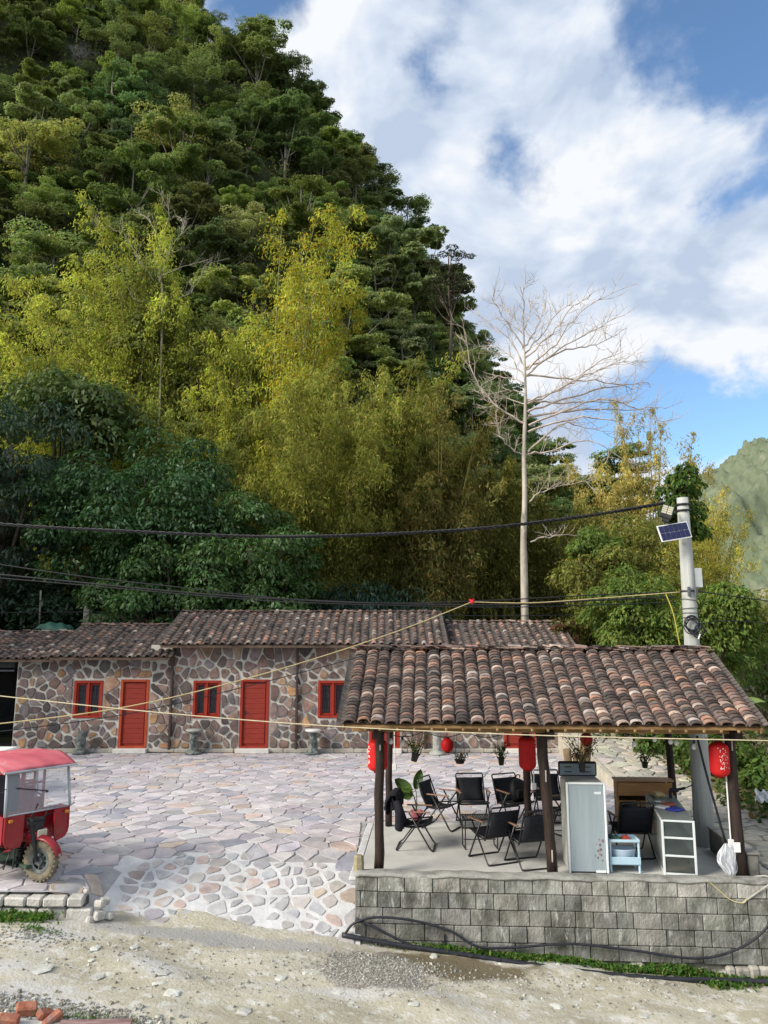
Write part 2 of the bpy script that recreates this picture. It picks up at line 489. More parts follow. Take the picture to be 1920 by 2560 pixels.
hq = [(j * (nx + 1) + i, j * (nx + 1) + i + 1, (j + 1) * (nx + 1) + i + 1, (j + 1) * (nx + 1) + i) for j in range(ny) for i in range(nx)]
m_hill = mat('hill_ground', (.028, .036, .014), (.055, .06, .026), .9, bump=.9, bscale=2.2, c3=(.20, .19, .17), scale3=.22, lo3=.60, hi3=.68, stretch=(1, 1, .45))
struct(link('hill', np_mesh('hill', hv, hq, m_hill, True)))

# unseen spur added left of the view, shaped to shade the trees behind the house
def ridge(name, m, f, x0, x1, y0, y1, nu=60, nv=60):
    V = [(x0 + (x1 - x0) * i / nu, y0 + (y1 - y0) * j / nv, f(x0 + (x1 - x0) * i / nu, y0 + (y1 - y0) * j / nv)) for j in range(nv + 1) for i in range(nu + 1)]
    Q = [(j * (nu + 1) + i, j * (nu + 1) + i + 1, (j + 1) * (nu + 1) + i + 1, (j + 1) * (nu + 1) + i) for j in range(nv) for i in range(nu)]
    return struct(link(name, np_mesh(name, V, Q, m, True)))
def shade_spur(x, y):
    P = float(np.interp(y, [5, 8.5, 11.5, 14.5, 18, 26, 34, 44], [-3, 7, 21, 28, 29, 24, 17, -3]))
    return -3.2 + max(0, P + 3 + bump2(x, y) * .5) * sstep(1.2 - abs(x + 38) / 13)
ridge('hill', m_hill, shade_spur, -54, -22, 2, 44, 40, 80)  # the added shade caster, separate from the visible hill

m_far = mat('far_slope', (.095, .125, .075), (.16, .185, .115), .45, bump=1.0, bscale=.8, c3=(.30, .27, .22), scale3=.07, lo3=.585, hi3=.70, stretch=(1, 1, .6))
def far_m(x, y):
    P = float(np.interp(x, [84, 96, 101, 105, 110, 118, 132, 150, 190, 260, 330], [0, 8, 20, 40, 50, 58, 68, 80, 100, 70, 0]))
    t = (y - 215) / 60
    return -2.5 + max(0, (P + bump2(x * .5, y * .5) * 4)) * min(1, max(0, t * .6 + .4 * sstep(t))) * (1 if y < 330 else max(0, 1 - (y - 330) / 60))
_far_rng = np.random.default_rng(77)
def far_rough(x, y):
    z = far_m(x, y)
    return z if z < -2 else z + _far_rng.normal(0, .75) + 2.2 * math.sin(x * .31 + 2 * math.sin(y * .13)) * math.sin(y * .27 + x * .11) + 1.2 * math.sin(x * .9 + y * .5)
ridge('mountain', m_far, far_rough, 84, 330, 205, 390, 210, 150)

# dirt road
rv = []; rx = np.concatenate([np.linspace(-30, -7, 24), np.linspace(-6.8, 7.5, 150), np.linspace(8, 30, 24)]); ry = np.concatenate([np.linspace(-4, 7.2, 12), np.linspace(7.3, 12.2, 64)])
_r2 = np.random.default_rng(8)
def road_rel(x, y):
    s = .022 * math.sin(x * 1.3 + y * .7) * math.sin(y * 2.1 + x * .4) + .014 * math.sin(x * 4.1 + 1.7 * math.sin(y * 3.3)) + .010 * math.sin(y * 7.3 + x * 2.2)
    return zroad(x) + s + .03 * (y - 9.5) * .3
for y in ry:
    for x in rx: rv.append((x, y, road_rel(x, y) + _r2.normal(0, .004)))
n_ = len(rx); rq = [(j * n_ + i, j * n_ + i + 1, (j + 1) * n_ + i + 1, (j + 1) * n_ + i) for j in range(len(ry) - 1) for i in range(n_ - 1)]

def road_material():
    m = bpy.data.materials.new('dirt_road'); m.use_nodes = True
    nt = m.node_tree; N = nt.nodes.new; L = nt.links.new; b = nt.nodes['Principled BSDF']
    g = N('ShaderNodeNewGeometry')
    def noise(scale, detail=8, rough=.62, st=(1, 1, 1), dist=0):
        mp = N('ShaderNodeMapping'); L(g.outputs['Position'], mp.inputs['Vector']); mp.inputs['Scale'].default_value = st
        n = N('ShaderNodeTexNoise'); L(mp.outputs[0], n.inputs['Vector']); n.inputs['Scale'].default_value = scale
        n.inputs['Detail'].default_value = detail; n.inputs['Roughness'].default_value = rough; n.inputs['Distortion'].default_value = dist
        return n.outputs['Fac']
    def rng_(v, a, c):
        r = N('ShaderNodeMapRange'); r.interpolation_type = 'SMOOTHSTEP'; L(v, r.inputs['Value']); r.inputs['From Min'].default_value = a; r.inputs['From Max'].default_value = c
        return r.outputs[0]
    def mix(f, a, c):
        x = N('ShaderNodeMixRGB'); L(f, x.inputs['Fac'])
        for s, k in ((a, 'Color1'), (c, 'Color2')):
            if hasattr(s, 'is_output'): L(s, x.inputs[k])
            else: x.inputs[k].default_value = (*s, 1)
        return x.outputs[0]
    col = mix(rng_(noise(1.1, st=(.6, 1.5, 1)), .36, .64), (.36, .33, .245), (.48, .45, .36))
    col = mix(rng_(noise(6, 10), .50, .66), col, (.56, .55, .50))
    col = mix(rng_(noise(15, 6), .58, .70), col, (.27, .25, .20))
    col = mix(rng_(noise(.8, 5, st=(.5, 1.2, 1)), .52, .66), col, (.50, .49, .47))
    # wet gravelly hollow by the wall, and a damp edge along the ramp
    vor = N('ShaderNodeTexVoronoi'); L(g.outputs['Position'], vor.inputs['Vector']); vor.inputs['Scale'].default_value = 38
    grav = mix(rng_(vor.outputs['Distance'], .15, .55), (.48, .48, .46), (.20, .18, .15))
    def blob(cx, cy, sx, sy):
        mp = N('ShaderNodeMapping'); L(g.outputs['Position'], mp.inputs['Vector'])
        mp.inputs['Location'].default_value = (-cx / sx, -cy / sy, 0); mp.inputs['Scale'].default_value = (1 / sx, 1 / sy, 0)
        ln = N('ShaderNodeVectorMath'); ln.operation = 'LENGTH'; L(mp.outputs[0], ln.inputs[0])
        ad = N('ShaderNodeMath'); ad.operation = 'ADD'; L(ln.outputs['Value'], ad.inputs[0])
        nn = N('ShaderNodeMath'); nn.operation = 'MULTIPLY_ADD'; L(noise(2.2, 6), nn.inputs[0]); nn.inputs[1].default_value = 1.6; nn.inputs[2].default_value = -.8
        L(nn.outputs[0], ad.inputs[1])
        return ad.outputs[0]
    c1 = on(960, 2440, -.85); c2 = on(1110, 2430, -.92); c3 = on(520, 2345, -.55)
    gr = blob(c1.x - .15, c1.y - .05, .75, .62); wet = blob(c2.x, c2.y, 1.15, .40); damp = blob(c3.x, c3.y, 2.0, .22)
    def inv(v, a, c):
        r = N('ShaderNodeMapRange'); r.interpolation_type = 'SMOOTHSTEP'; L(v, r.inputs['Value']); r.inputs['From Min'].default_value = a; r.inputs['From Max'].default_value = c
        r.inputs['To Min'].default_value = 1; r.inputs['To Max'].default_value = 0
        return r.outputs[0]
    fd = inv(damp, .7, 1.15); col = mix(fd, col, (.34, .33, .31))
    fw = inv(wet, .75, 1.1); col = mix(fw, col, (.17, .14, .09))
    fg = inv(gr, .8, 1.1); col = mix(fg, col, grav)
    L(col, b.inputs['Base Color'])
    ro = N('ShaderNodeMapRange'); L(fw, ro.inputs['Value']); ro.inputs['To Min'].default_value = .92; ro.inputs['To Max'].default_value = .35
    L(ro.outputs[0], b.inputs['Roughness']); b.inputs['Specular IOR Level'].default_value = .3
    bp = N('ShaderNodeBump'); bp.inputs['Strength'].default_value = .6; bp.inputs['Distance'].default_value = .025
    h = N('ShaderNodeMath'); h.operation = 'ADD'; L(noise(9, 10, .7), h.inputs[0]); L(noise(24, 4, .6), h.inputs[1])
    L(h.outputs[0], bp.inputs['Height']); L(bp.outputs[0], b.inputs['Normal'])
    return m
struct(link('road', np_mesh('road', rv, rq, road_material(), True)))

# courtyard and ramp: sheets of joint mortar with the stones laid in them
m_joint = mat('joint_mortar', (.28, .275, .28), (.40, .39, .39), 5, bump=.4)
m_white = mat('white_mortar', (.51, .51, .515), (.65, .65, .65), 3.5, bump=.5, bscale=16, c3=(.40, .385, .36), scale3=1.6, lo3=.54, hi3=.74)
cy_v, cy_f, rp_f = [], [], []
GX = np.linspace(-16, 5.24, 150); GY = np.linspace(10.35, 24.2, 110)
for y in GY:
    for x in GX: cy_v.append((x, y, hgt(x, y) - .022 + (-.004 if y > 12 else 0)))
for j in range(len(GY) - 1):
    for i in range(len(GX) - 1):
        x, y = (GX[i] + GX[i + 1]) / 2, (GY[j] + GY[j + 1]) / 2
        if x > -.34 and y < 14.6: continue
        if x < -3.62 and y < 10.72: continue
        if y < 10.47 + .14 * math.sin(x * 2.3) + .1 * math.sin(x * 5.1): continue
        q = (j * len(GX) + i, j * len(GX) + i + 1, (j + 1) * len(GX) + i + 1, (j + 1) * len(GX) + i)
        edge = 12.62 + .18 * math.sin(x * 1.7) + .1 * math.sin(x * 4.3)
        (rp_f if (y < edge and x > -4.0 + .35 * (12.6 - y) * .2) else cy_f).append(q)
yard = MB(); yard.v = list(cy_v); yard.f = cy_f; yard = struct(yard.build('courtyard_paving', m_joint, smooth=True))
ramp = MB(); ramp.v = list(cy_v); ramp.f = rp_f; ramp = struct(ramp.build('ramp_paving', m_white, smooth=True))
def ysurf(x, y):
    e = .02; z = hgt(x, y)
    n = Vector((-(hgt(x + e, y) - z) / e, -(hgt(x, y + e) - z) / e, 1)) if x < -.35 else Vector((0, 0, 1))
    return Vector((x, y, z - .014)), n.normalized()
FLAG = [(.465, .445, .465), (.51, .485, .495), (.41, .40, .425), (.52, .50, .50), (.53, .43, .38), (.33, .345, .39), (.55, .47, .38), (.47, .43, .445)]
PALW[id(FLAG)] = [.26, .24, .13, .15, .06, .05, .03, .08]
m_flag = mat('flagstone', (.82, .805, .83), (1.12, 1.09, 1.095), 4, c3=(.40, .365, .325), scale3=.7, lo3=.56, hi3=.80, bump=.4, bscale=14, tint='obj', rough=.7, spec=.35)
rng = np.random.default_rng(21)
def is_ramp(x, y):
    return y < 12.62 + .18 * math.sin(x * 1.7) + .1 * math.sin(x * 4.3) and -3.95 < x < -.3
pts = [p for p in jitter_pts((-9.5, 5.1, 10.85, 23.3), .43, .29, rng, .46)]
pav_hole = [(-.42, 5.5, 10.0, 14.72)]
st = cells(pts, (-9.8, 5.2, 10.78, 23.25), .022, rng, pav_hole, cut=.10, vary=.5)
st = [s for s in st if not is_ramp(*s[0])]
def frame_rank(s):
    (x, y), q = s
    px = 960 + F * x / y / .98
    far = y * (1 if -40 < px < 1500 else 3) + (6 if px > 880 and y < 19 else 0)
    return far - area(q) * 8
lay_stones(st, yard, m_flag, ysurf, .007, .010, .03, FLAG, 31, 'flagstone', 300, frame_rank, tilt=.010, stuff_name='flagstones', hue=.012, var=.13)
RAMPC = [(.44, .415, .41), (.41, .405, .42), (.47, .445, .425), (.46, .375, .34), (.39, .395, .42), (.47, .40, .335)]
PALW[id(RAMPC)] = [.3, .24, .18, .12, .10, .06]
m_rstone = mat('ramp_stone', (.8, .8, .8), (1.12, 1.1, 1.08), 6, bump=.35, bscale=14, tint='obj', c3=(.50, .50, .50), scale3=4, lo3=.52, hi3=.68)
pts = jitter_pts((-3.95, -.4, 10.5, 12.9), .26, .205, rng, .46)
st = cells(pts, (-4.0, -.40, 10.5, 13.0), .058, rng, cut=.2, vary=.8)
st = [s for s in st if is_ramp(*s[0]) and s[0][1] > 10.70 and rng.random() > .08 and s[0][0] > -3.75 + (12.5 - s[0][1]) * .06]
lay_stones(st, ramp, m_rstone, ysurf, .004, .012, .03, RAMPC, 33, 'stone', 300, tilt=.008, hue=.012)

# stone path climbing behind the pavilion on the right
def pathz(y): return max(0, .105 * (y - 16.6)) - .005
pm_ = MB()
for y0 in np.linspace(10.9, 27.5, 34)[:-1]:
    y1 = y0 + 16.6 / 33
    pm_.add([(5.27, y0, pathz(y0) - .03), (7.6, y0, pathz(y0) - .03), (7.6, y1, pathz(y1) - .03), (5.27, y1, pathz(y1) - .03)], [(0, 1, 2, 3)])
path = struct(pm_.build('path', mat('path_mortar', (.24, .22, .18), (.36, .34, .28), 4)))
pk = MB()
for y0 in np.linspace(16.9, 27, 21)[:-1]:
    y1 = y0 + .505
    pk.add([(5.14, y0, -.05), (5.262, y0, -.05), (5.262, y1, -.05), (5.14, y1, -.05), (5.14, y0, pathz(y0) + .04), (5.262, y0, pathz(y0) + .04), (5.262, y1, pathz(y1) + .04), (5.14, y1, pathz(y1) + .04)],
           [(4, 5, 6, 7), (0, 4, 7, 3), (1, 2, 6, 5), (0, 1, 5, 4)])
pk.build('kerb', mat('kerb_concrete', (.36, .34, .28), (.48, .45, .36), 5), path)
PATHC = [(.42, .40, .35), (.50, .47, .40), (.36, .35, .32), (.46, .42, .37)]
m_pstone = mat('path_stone', (.8, .8, .78), (1.12, 1.1, 1.05), 6, bump=.4, bscale=14, tint='obj', rough=.85)
st = cells(jitter_pts((5.35, 7.1, 11.0, 24), .42, .33, rng, .42), (5.32, 7.4, 10.95, 24.2), .04, rng, cut=.2)
lay_stones(st, path, m_pstone, lambda x, y: (Vector((x, y, pathz(y) - .02)), Vector((0, -.1, 1)).normalized()), .018, .015, .03, PATHC, 37, 'stone', 300, lambda s: s[0][1], tilt=.02)

# soil bank right of the path
def bankz(x, y):
    return pathz(y) - .08 + min(1.2, max(0, x - 6.9) * .32) + .05 * math.sin(x * 3 + y * 2)
V = [(6.75 + i * .5, 10.9 + j * .7, bankz(6.75 + i * .5, 10.9 + j * .7)) for j in range(24) for i in range(24)]
Q = [(j * 24 + i, j * 24 + i + 1, (j + 1) * 24 + i + 1, (j + 1) * 24 + i) for j in range(23) for i in range(23)]
struct(link('terrain', np_mesh('terrain', V, Q, mat('bank_soil', (.10, .09, .05), (.18, .16, .10), 2.5, bump=.7), True)))
# bare earth behind and beside the house
g = MB(); g.add([(-40, 10.72, -.06), (-15.9, 10.72, -.06), (-15.9, 27, -.06), (-40, 27, -.06)], [(0, 1, 2, 3)])
g.add([(-15.9, 24.1, -.06), (5.2, 24.1, -.06), (5.2, 28, -.06), (-15.9, 28, -.06)], [(0, 1, 2, 3)])
struct(g.build('yard_ground', m_soil))

# ================================================================ TILED ROOFS
TILEC = [(.125, .092, .082), (.16, .115, .10), (.070, .060, .058), (.22, .155, .132), (.28, .175, .142), (.40, .31, .26), (.33, .29, .27), (.155, .13, .12), (.31, .175, .12)]
TILEW = [.23, .18, .20, .13, .08, .045, .045, .07, .02]
m_tile = mat('clay_tile', (.60, .60, .60), (1.30, 1.25, 1.2), 14, bump=.3, bscale=40, tint='obj', c3=(.055, .05, .047), scale3=7, lo3=.60, hi3=.72)
m_pan = mat('pan_tile', (.055, .05, .047), (.14, .115, .10), 9, bump=.3)
def tile_mesh(w, h, L, n=7, th=.017):
    """convex cover tile: x across, y up the slope, z out of the roof; wider at the lower end"""
    mb = MB(); V = []
    for (y, s) in ((0, 1.0), (L, .86)):
        for rad in (0, th):
            for k in range(n + 1):
                a = math.pi * k / n
                V.append(((w / 2 - rad) * s * math.cos(a), y, (h - rad) * s * math.sin(a) ** .9))
    m1 = n + 1; Fs = []
    for k in range(n):
        Fs += [(k, 2 * m1 + k, 2 * m1 + k + 1, k + 1), (m1 + k + 1, 3 * m1 + k + 1, 3 * m1 + k, m1 + k), (k, k + 1, m1 + k + 1, m1 + k)]
    mb.add(V, Fs)
    return mb
def tiled_slope(roof, org, ex, es, width, slope_len, spacing, expo, w, h, budget, seed, tag_rank=None, flip=False):
    """cover tiles in columns over pan tiles; the first `budget` (nearest the eave) are single objects"""
    rng = np.random.default_rng(seed)
    ex, es = Vector(ex).normalized(), Vector(es).normalized(); nn = ex.cross(es).normalized()
    if nn.z < 0: nn = -nn
    L = expo * 1.9 if expo < .15 else expo * 1.25
    proto = tile_mesh(w, h, L); me = proto.mesh('tile', m_tile, True)
    ncol, nrow = int(round(width / spacing)), int(math.ceil(slope_len / expo))
    rest = MB(); rest.c = []
    base = Matrix((ex, es, nn)).transposed().to_4x4()
    cnt = 0
    colshift = rng.normal(0, .012, ncol + 1); colh = rng.normal(0, .006, ncol + 1)
    for r in range(nrow):
        for c in range(ncol):
            y = r * expo + rng.normal(0, expo * .06) - .02 + .02 * math.sin(c * 1.3)
            if y > slope_len - expo * .4: continue
            a = (c + .5) * width / ncol + colshift[c] + rng.normal(0, .004)
            lift = .020 + colh[c] + (.012 if expo < .15 else .008) * (r > -1) - .012 * math.sin(math.pi * y / slope_len) * math.sin(math.pi * a / width)
            M = Matrix.Translation(Vector(org) + ex * a + es * y + nn * lift) @ base @ Euler((-(.027 / L) * (1.1 if expo < .15 else 1) + rng.normal(0, .014), rng.normal(0, .03), rng.normal(0, .03))).to_matrix().to_4x4()
            col = np.array(TILEC[rng.choice(9, p=TILEW)]) * rng.uniform(.62, 1.3)
            if cnt < budget:
                o = link('tile', me, roof, col); o.matrix_local = M; cnt += 1
            else:
                rest.add(proto.v, proto.f, M); rest.c += [col] * len(proto.v)
    if rest.v:
        o = link('tiles', rest.mesh('tiles', m_tile, True), roof, (0, 0, 0)); o['kind'] = 'stuff'
    pan = MB()                                    # hollow tiles and underlay below
    for c in range(ncol + 1):
        for r in range(nrow):
            a = c * width / ncol; y0, y1 = r * expo, min((r + 1) * expo + .03, slope_len)
            ww = spacing * .5
            def f(u, v): return Vector(org) + ex * (a + (u - .5) * 2 * ww * .8) + es * (y0 + (y1 - y0) * v) + nn * (.030 * (2 * u - 1) ** 2 + .006 - .004 * r * 0 + .012 * (1 - v))
            if a + ww < 0 or a - ww > width: continue
            pan.grid(f, 4, 1)
    o = link('pan_tiles', pan.mesh('pan_tiles', m_pan, True), roof); o['kind'] = 'stuff'
    dk = MB()
    A = [Vector(org) + ex * a + es * y + nn * z for z in (-.03, -.004) for y in (.03, slope_len) for a in (0, width)]
    dk.add(A, [(0, 2, 3, 1), (4, 5, 7, 6), (0, 1, 5, 4), (2, 6, 7, 3), (0, 4, 6, 2), (1, 3, 7, 5)])
    dk.build('roof_boards', mat('roof_boards', (.10, .06, .035), (.16, .10, .06), 6, stretch=(1, 4, 4)), roof)
def ridge_tiles(roof, p0, p1, seed, n=40, rows=2, h=.022):
    rng = np.random.default_rng(seed); p0, p1 = Vector(p0), Vector(p1); d = (p1 - p0); L = d.length; ang = math.atan2(d.y, d.x)
    for k in range(n):
        for r in range(rows):
            if r and rng.random() < .25: continue
            t = (k + .5 + r * .4 + rng.normal(0, .1)) / n
            if t > 1: continue
            mb = MB(); mb.box((0, 0, 0), (L / n * 1.5, .17 + rng.uniform(-.02, .03), h), .004)
            c = np.array(TILEC[rng.choice(9, p=TILEW)]) * rng.uniform(.9, 1.5)
            o = mb.build('ridge_tile', m_tile, roof, color=c)
            o.matrix_local = Matrix.Translation(p0.lerp(p1, t) + Vector((0, 0, r * h * 1.05 + rng.normal(0, .003)))) @ Euler((rng.normal(0, .08), rng.normal(.09, .04), ang + rng.normal(0, .06))).to_matrix().to_4x4()

# ================================================================ THE STONE HOUSE
HY = 23.3
def fx(px, y=1790): d = ray(px, y); return d[0] / d[1] * HY
house = empty('stone_house', (-2.6, HY, 0), label='long low house of brown rubble stone with red doors and tiled roof', cat='house')
H0 = Vector(house.location)
DOORS = [(-7.87, -7.02), (-4.29, -3.43), (-.44, .46), (3.55, 4.50)]
WINS = [(-9.26, -8.40), (-5.70, -4.88), (-1.97, -1.07), (1.85, 2.70)]
WL, WR, WTOP = -11.0, 5.35, 3.15
def wall_top(x):
    return 2.80 if x < -6.5 else (3.12 if x < 1.75 else 2.85)
m_mortar = mat('wall_mortar', (.48, .46, .41), (.62, .60, .54), 3, bump=.6, bscale=12, c3=(.30, .275, .24), scale3=1.2, lo3=.55, hi3=.72)
wall = MB()
def wbox(x0, x1, z0, z1, y0=0.0, y1=.22):
    wall.box(((x0 + x1) / 2 - H0.x, (y0 + y1) / 2, (z0 + z1) / 2), (x1 - x0, y1 - y0, z1 - z0))
xs = sorted([(a, b, 'd') for a, b in DOORS] + [(a, b, 'w') for a, b in WINS]); cur = WL
for a, b, k in xs:
    wbox(cur, a, 0, wall_top((cur + a) / 2)); 
    wbox(a, b, 2.10 if k == 'd' else 2.07, wall_top((a + b) / 2))
    if k == 'w': wbox(a, b, 0, .98)
    cur = b
wbox(cur, WR, 0, wall_top(4))
wall.box((WL - H0.x + .11, 2.3, 1.4), (.22, 4.15, 2.8)); wall.box((WR - H0.x - .11, 2.3, 1.45), (.22, 4.15, 2.9)); wall.box(((WL + WR) / 2 - H0.x, 4.4, 1.4), (WR - WL, .2, 2.8))
wall.build('wall', m_mortar, house)
pl = MB(); rg = np.random.default_rng(3); x = WL
while x < WR:
    w = rg.uniform(.5, .9); pl.box((x + w / 2 - H0.x, -.06, .055), (w * .99, .16 + rg.uniform(-.03, .03), .11 + rg.uniform(-.02, .03)), .02); x += w
pl.build('plinth', mat('plinth_concrete', (.30, .28, .24), (.44, .41, .35), 4, bump=.7), house)
STONEC = [(.165, .115, .10), (.20, .145, .13), (.12, .095, .09), (.24, .165, .135), (.15, .13, .13), (.29, .19, .13), (.085, .075, .075), (.33, .20, .11), (.22, .18, .16)]
PALW[id(STONEC)] = [.2, .18, .14, .12, .13, .07, .06, .03, .07]
m_stone = mat('wall_stone', (.74, .74, .74), (1.5, 1.45, 1.4), 6, bump=.6, bscale=14, tint='obj', rough=.75)
rng = np.random.default_rng(44)
openings = [(a - .05, b + .05, -.1, 2.16) for a, b in DOORS] + [(a - .05, b + .05, .92, 2.14) for a, b in WINS]
pts = jitter_pts((WL, WR, .08, 3.05), .295, .26, rng, .48)
st = cells(pts, (WL + .03, WR - .03, .13, 3.08), .052, rng, openings, cut=.18, vary=.8)
st = [(c, [(p[0], min(p[1], wall_top(c[0]) - .03)) for p in q]) for c, q in st if c[1] < wall_top(c[0]) - .08]
def fsurf(x, z): return Vector((x - H0.x, -.002, z)), Vector((0, -1, 0))
lay_stones(st, house, m_stone, fsurf, .038, .020, .02, STONEC, 46, 'stone', 300, lambda s: s[0][0] if s[0][0] < -1.5 or s[0][1] < .8 else s[0][0] + 30, tilt=.03, var=.2)
# flipped winding of the facade stones is harmless: both sides are shaded
m_door = mat('door_paint', (.225, .022, .013), (.30, .034, .018), 5, stretch=(1, 1, 9), rough=.6, bump=.2, bscale=30, spec=.35, c3=(.20, .05, .035), scale3=3, lo3=.6, hi3=.75)
m_frame = mat('door_frame_paint', (.36, .050, .012), (.44, .065, .016), 4, rough=.55, bump=.05, spec=.4)
m_wframe = mat('window_frame_paint', (.28, .024, .012), (.34, .034, .015), 4, rough=.55, bump=.05)
m_dark = mat('dark_metal', (.02, .02, .022), (.04, .04, .04), 8, rough=.45, bump=0)
m_pane = glass_mat('window_glass', (.10, .11, .13), .10, .06)
m_curtain = mat('curtain', (.07, .06, .08), (.24, .20, .23), 3, stretch=(9, 1, .4), bump=0)
m_step = mat('step_concrete', (.56, .54, .49), (.68, .66, .61), 4)
for i, (a, b) in enumerate(DOORS):
    w = b - a; cx = (a + b) / 2 - H0.x; z0 = .12
    fm_ = m_frame if i == 0 else m_wframe
    d = MB().box((cx, .07, z0 + .97), (w - .12, .05, 1.86), .006).build('door', m_door, house)
    fr = MB()
    fr.box((cx - w / 2 + .04, .03, z0 + .99), (.08, .12, 1.98), .008).box((cx + w / 2 - .04, .03, z0 + .99), (.08, .12, 1.98), .008).box((cx, .03, z0 + 1.945), (w - .165, .12, .07), .006)
    fr.box((cx, .03, z0 + .03), (w - .165, .12, .06), .006)
    fr.build('frame', fm_, d)
    nb = 12
    for k in range(nb):                            # shallow horizontal boards of the leaf
        MB().box((cx, .036, z0 + .12 + (k + .5) * 1.74 / nb), (w - .24, .026, 1.74 / nb - .004), .003).build('board', m_door, d)
    h = MB().box((cx - w / 2 + .155, .022, z0 + 1.0), (.035, .02, .16), .006); h.tube([(cx - w / 2 + .155, .015, z0 + 1.03), (cx - w / 2 + .155, -.035, z0 + 1.03), (cx - w / 2 + .27, -.04, z0 + 1.03)], .009)
    h.build('handle', m_dark, d)
    MB().box((cx, -.08, .057), (w + .12, .38, .126), .012).build('step', m_step, house)
for (a, b) in WINS:
    w = b - a; cx = (a + b) / 2 - H0.x; zc = 1.525
    wn = MB()
    wn.box((cx - w / 2 + .04, .02, zc), (.08, .12, 1.08), .008).box((cx + w / 2 - .04, .02, zc), (.08, .12, 1.08), .008)
    wn.box((cx, .02, zc + .505), (w - .165, .12, .07), .006).box((cx, .02, zc - .505), (w - .165, .12, .07), .006).box((cx, .02, zc), (.06, .10, .935), .006)
    wn = wn.build('window', m_wframe, house)
    for s in (-1, 1):
        c = cx + s * (w / 4 - .02); ww = w / 2 - .12
        sh = MB()
        for e in (-1, 1): sh.box((c + e * (ww / 2 - .018), .045, zc), (.05, .045, .925), .006)
        for e in (-1, 1): sh.box((c, .045, zc + e * .435), (ww - .09, .045, .055), .006)
        sh.build('sash', m_wframe, wn)
        MB().box((c, .055, zc), (ww - .08, .008, .82)).build('pane', m_pane, wn)
        gb = MB()
        for e in (-.25, .0, .25): gb.tube([(c - ww / 2 + .04, .075, zc + e), (c + ww / 2 - .04, .075, zc + e)], .007, 5)
        gb.tube([(c, .078, zc - .41), (c, .078, zc + .41)], .007, 5)
        gb.build('grille', m_dark, wn)
        cu = MB(); cu.grid(lambda u, v: Vector((c + (u - .5) * (ww + .05), .13 + .014 * math.sin(u * 30), zc - .46 + .92 * v)), 22, 2)
        cu.build('curtain', m_curtain, wn, True)
inn = MB()                                         # dim rooms behind the openings
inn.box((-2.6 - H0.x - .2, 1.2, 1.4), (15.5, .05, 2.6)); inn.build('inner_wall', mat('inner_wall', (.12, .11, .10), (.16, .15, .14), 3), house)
# roofs: (x0, x1, eave z, ridge z)
m_wood = mat('weathered_wood', (.10, .065, .04), (.18, .125, .08), 5, stretch=(1, 6, 6))
left = [110, 30, 60, 100]
for (x0, x1, ez, rz, bud, sd, dy) in ((-16.5, -9.75, 2.70, 3.52, 60, 61, .1), (-9.9, -6.35, 2.76, 3.74, 80, 62, .0), (-6.62, 1.80, 3.12, 4.17, 110, 63, -.08), (1.74, 5.75, 2.86, 3.84, 50, 64, .05)):
    rf = MB(); ey, ry_ = HY - .48 + dy, HY + 2.15 + dy
    rf.box(((x0 + x1) / 2 - H0.x, ry_ - HY, rz - .09), (x1 - x0, .09, .10)); rf = rf.build('roof', m_wood, house)
    sl = Vector((0, ry_ - ey, rz - ez)); L = sl.length
    tiled_slope(rf, (x0 - H0.x, ey - HY, ez), (1, 0, 0), sl, x1 - x0, L, .25, .225, .155, .062, bud, sd)
    back = MB(); A = [Vector((x - H0.x, y, z)) for (y, z) in ((ry_ - HY, rz + .02), (ry_ - HY + 2.6, ez)) for x in (x0, x1)]
    back.add(A + [p - Vector((0, 0, .06)) for p in A], [(0, 2, 3, 1), (4, 5, 7, 6), (0, 1, 5, 4), (2, 6, 7, 3), (0, 4, 6, 2), (1, 3, 7, 5)])
    back.build('rear_slope', m_pan, rf)
    ridge_tiles(rf, (x0 - H0.x, ry_ - HY, rz + .045), (x1 - H0.x, ry_ - HY, rz + .045), sd, int((x1 - x0) / .3), 1, .02)
    MB().box(((x0 + x1) / 2 - H0.x, ey - HY + .04, ez - .045), (x1 - x0 - .05, .035, .07), .005).build('fascia', mat('fascia_wood', (.085, .06, .045), (.14, .10, .075), 5), rf)
    gl = MB()                                      # gable infill towards both ends
    for xx in (x0 + .25, x1 - .25):
        A = [(xx - H0.x + t, y, z) for t in (-.06, .06) for (y, z) in ((.0, ez - .1), (ry_ - HY, rz - .1), (4.3, ez - .1))]
        gl.add(A, [(0, 1, 2), (3, 5, 4), (0, 3, 4, 1), (1, 4, 5, 2), (2, 5, 3, 0)])
    gl.build('gable', m_mortar, rf)
for px in (428, 742, 1062, 1396):
    x = fx(px) - H0.x; zt = wall_top(fx(px)) + (-.06 if px > 450 else -.1)
    MB().box((x, -.09, zt / 2), (.07, .08, zt), .01).build('downpipe', mat('pipe_brown', (.045, .03, .026), (.075, .05, .04), 6, rough=.5), house)
# the shed at the left end: a dark open bay under the same roof line
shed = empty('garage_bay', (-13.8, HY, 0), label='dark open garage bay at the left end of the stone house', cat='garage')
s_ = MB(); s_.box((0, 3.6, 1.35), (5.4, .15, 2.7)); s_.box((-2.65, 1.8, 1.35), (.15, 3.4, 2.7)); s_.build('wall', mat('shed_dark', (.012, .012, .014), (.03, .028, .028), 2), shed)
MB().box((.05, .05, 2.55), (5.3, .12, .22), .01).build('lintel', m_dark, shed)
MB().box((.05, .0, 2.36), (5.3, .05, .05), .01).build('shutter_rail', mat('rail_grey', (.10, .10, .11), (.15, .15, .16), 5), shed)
MB().box((0, 1.8, .01), (5.4, 3.6, .02)).build('floor', mat('shed_floor', (.03, .03, .03), (.05, .05, .05), 3), shed)

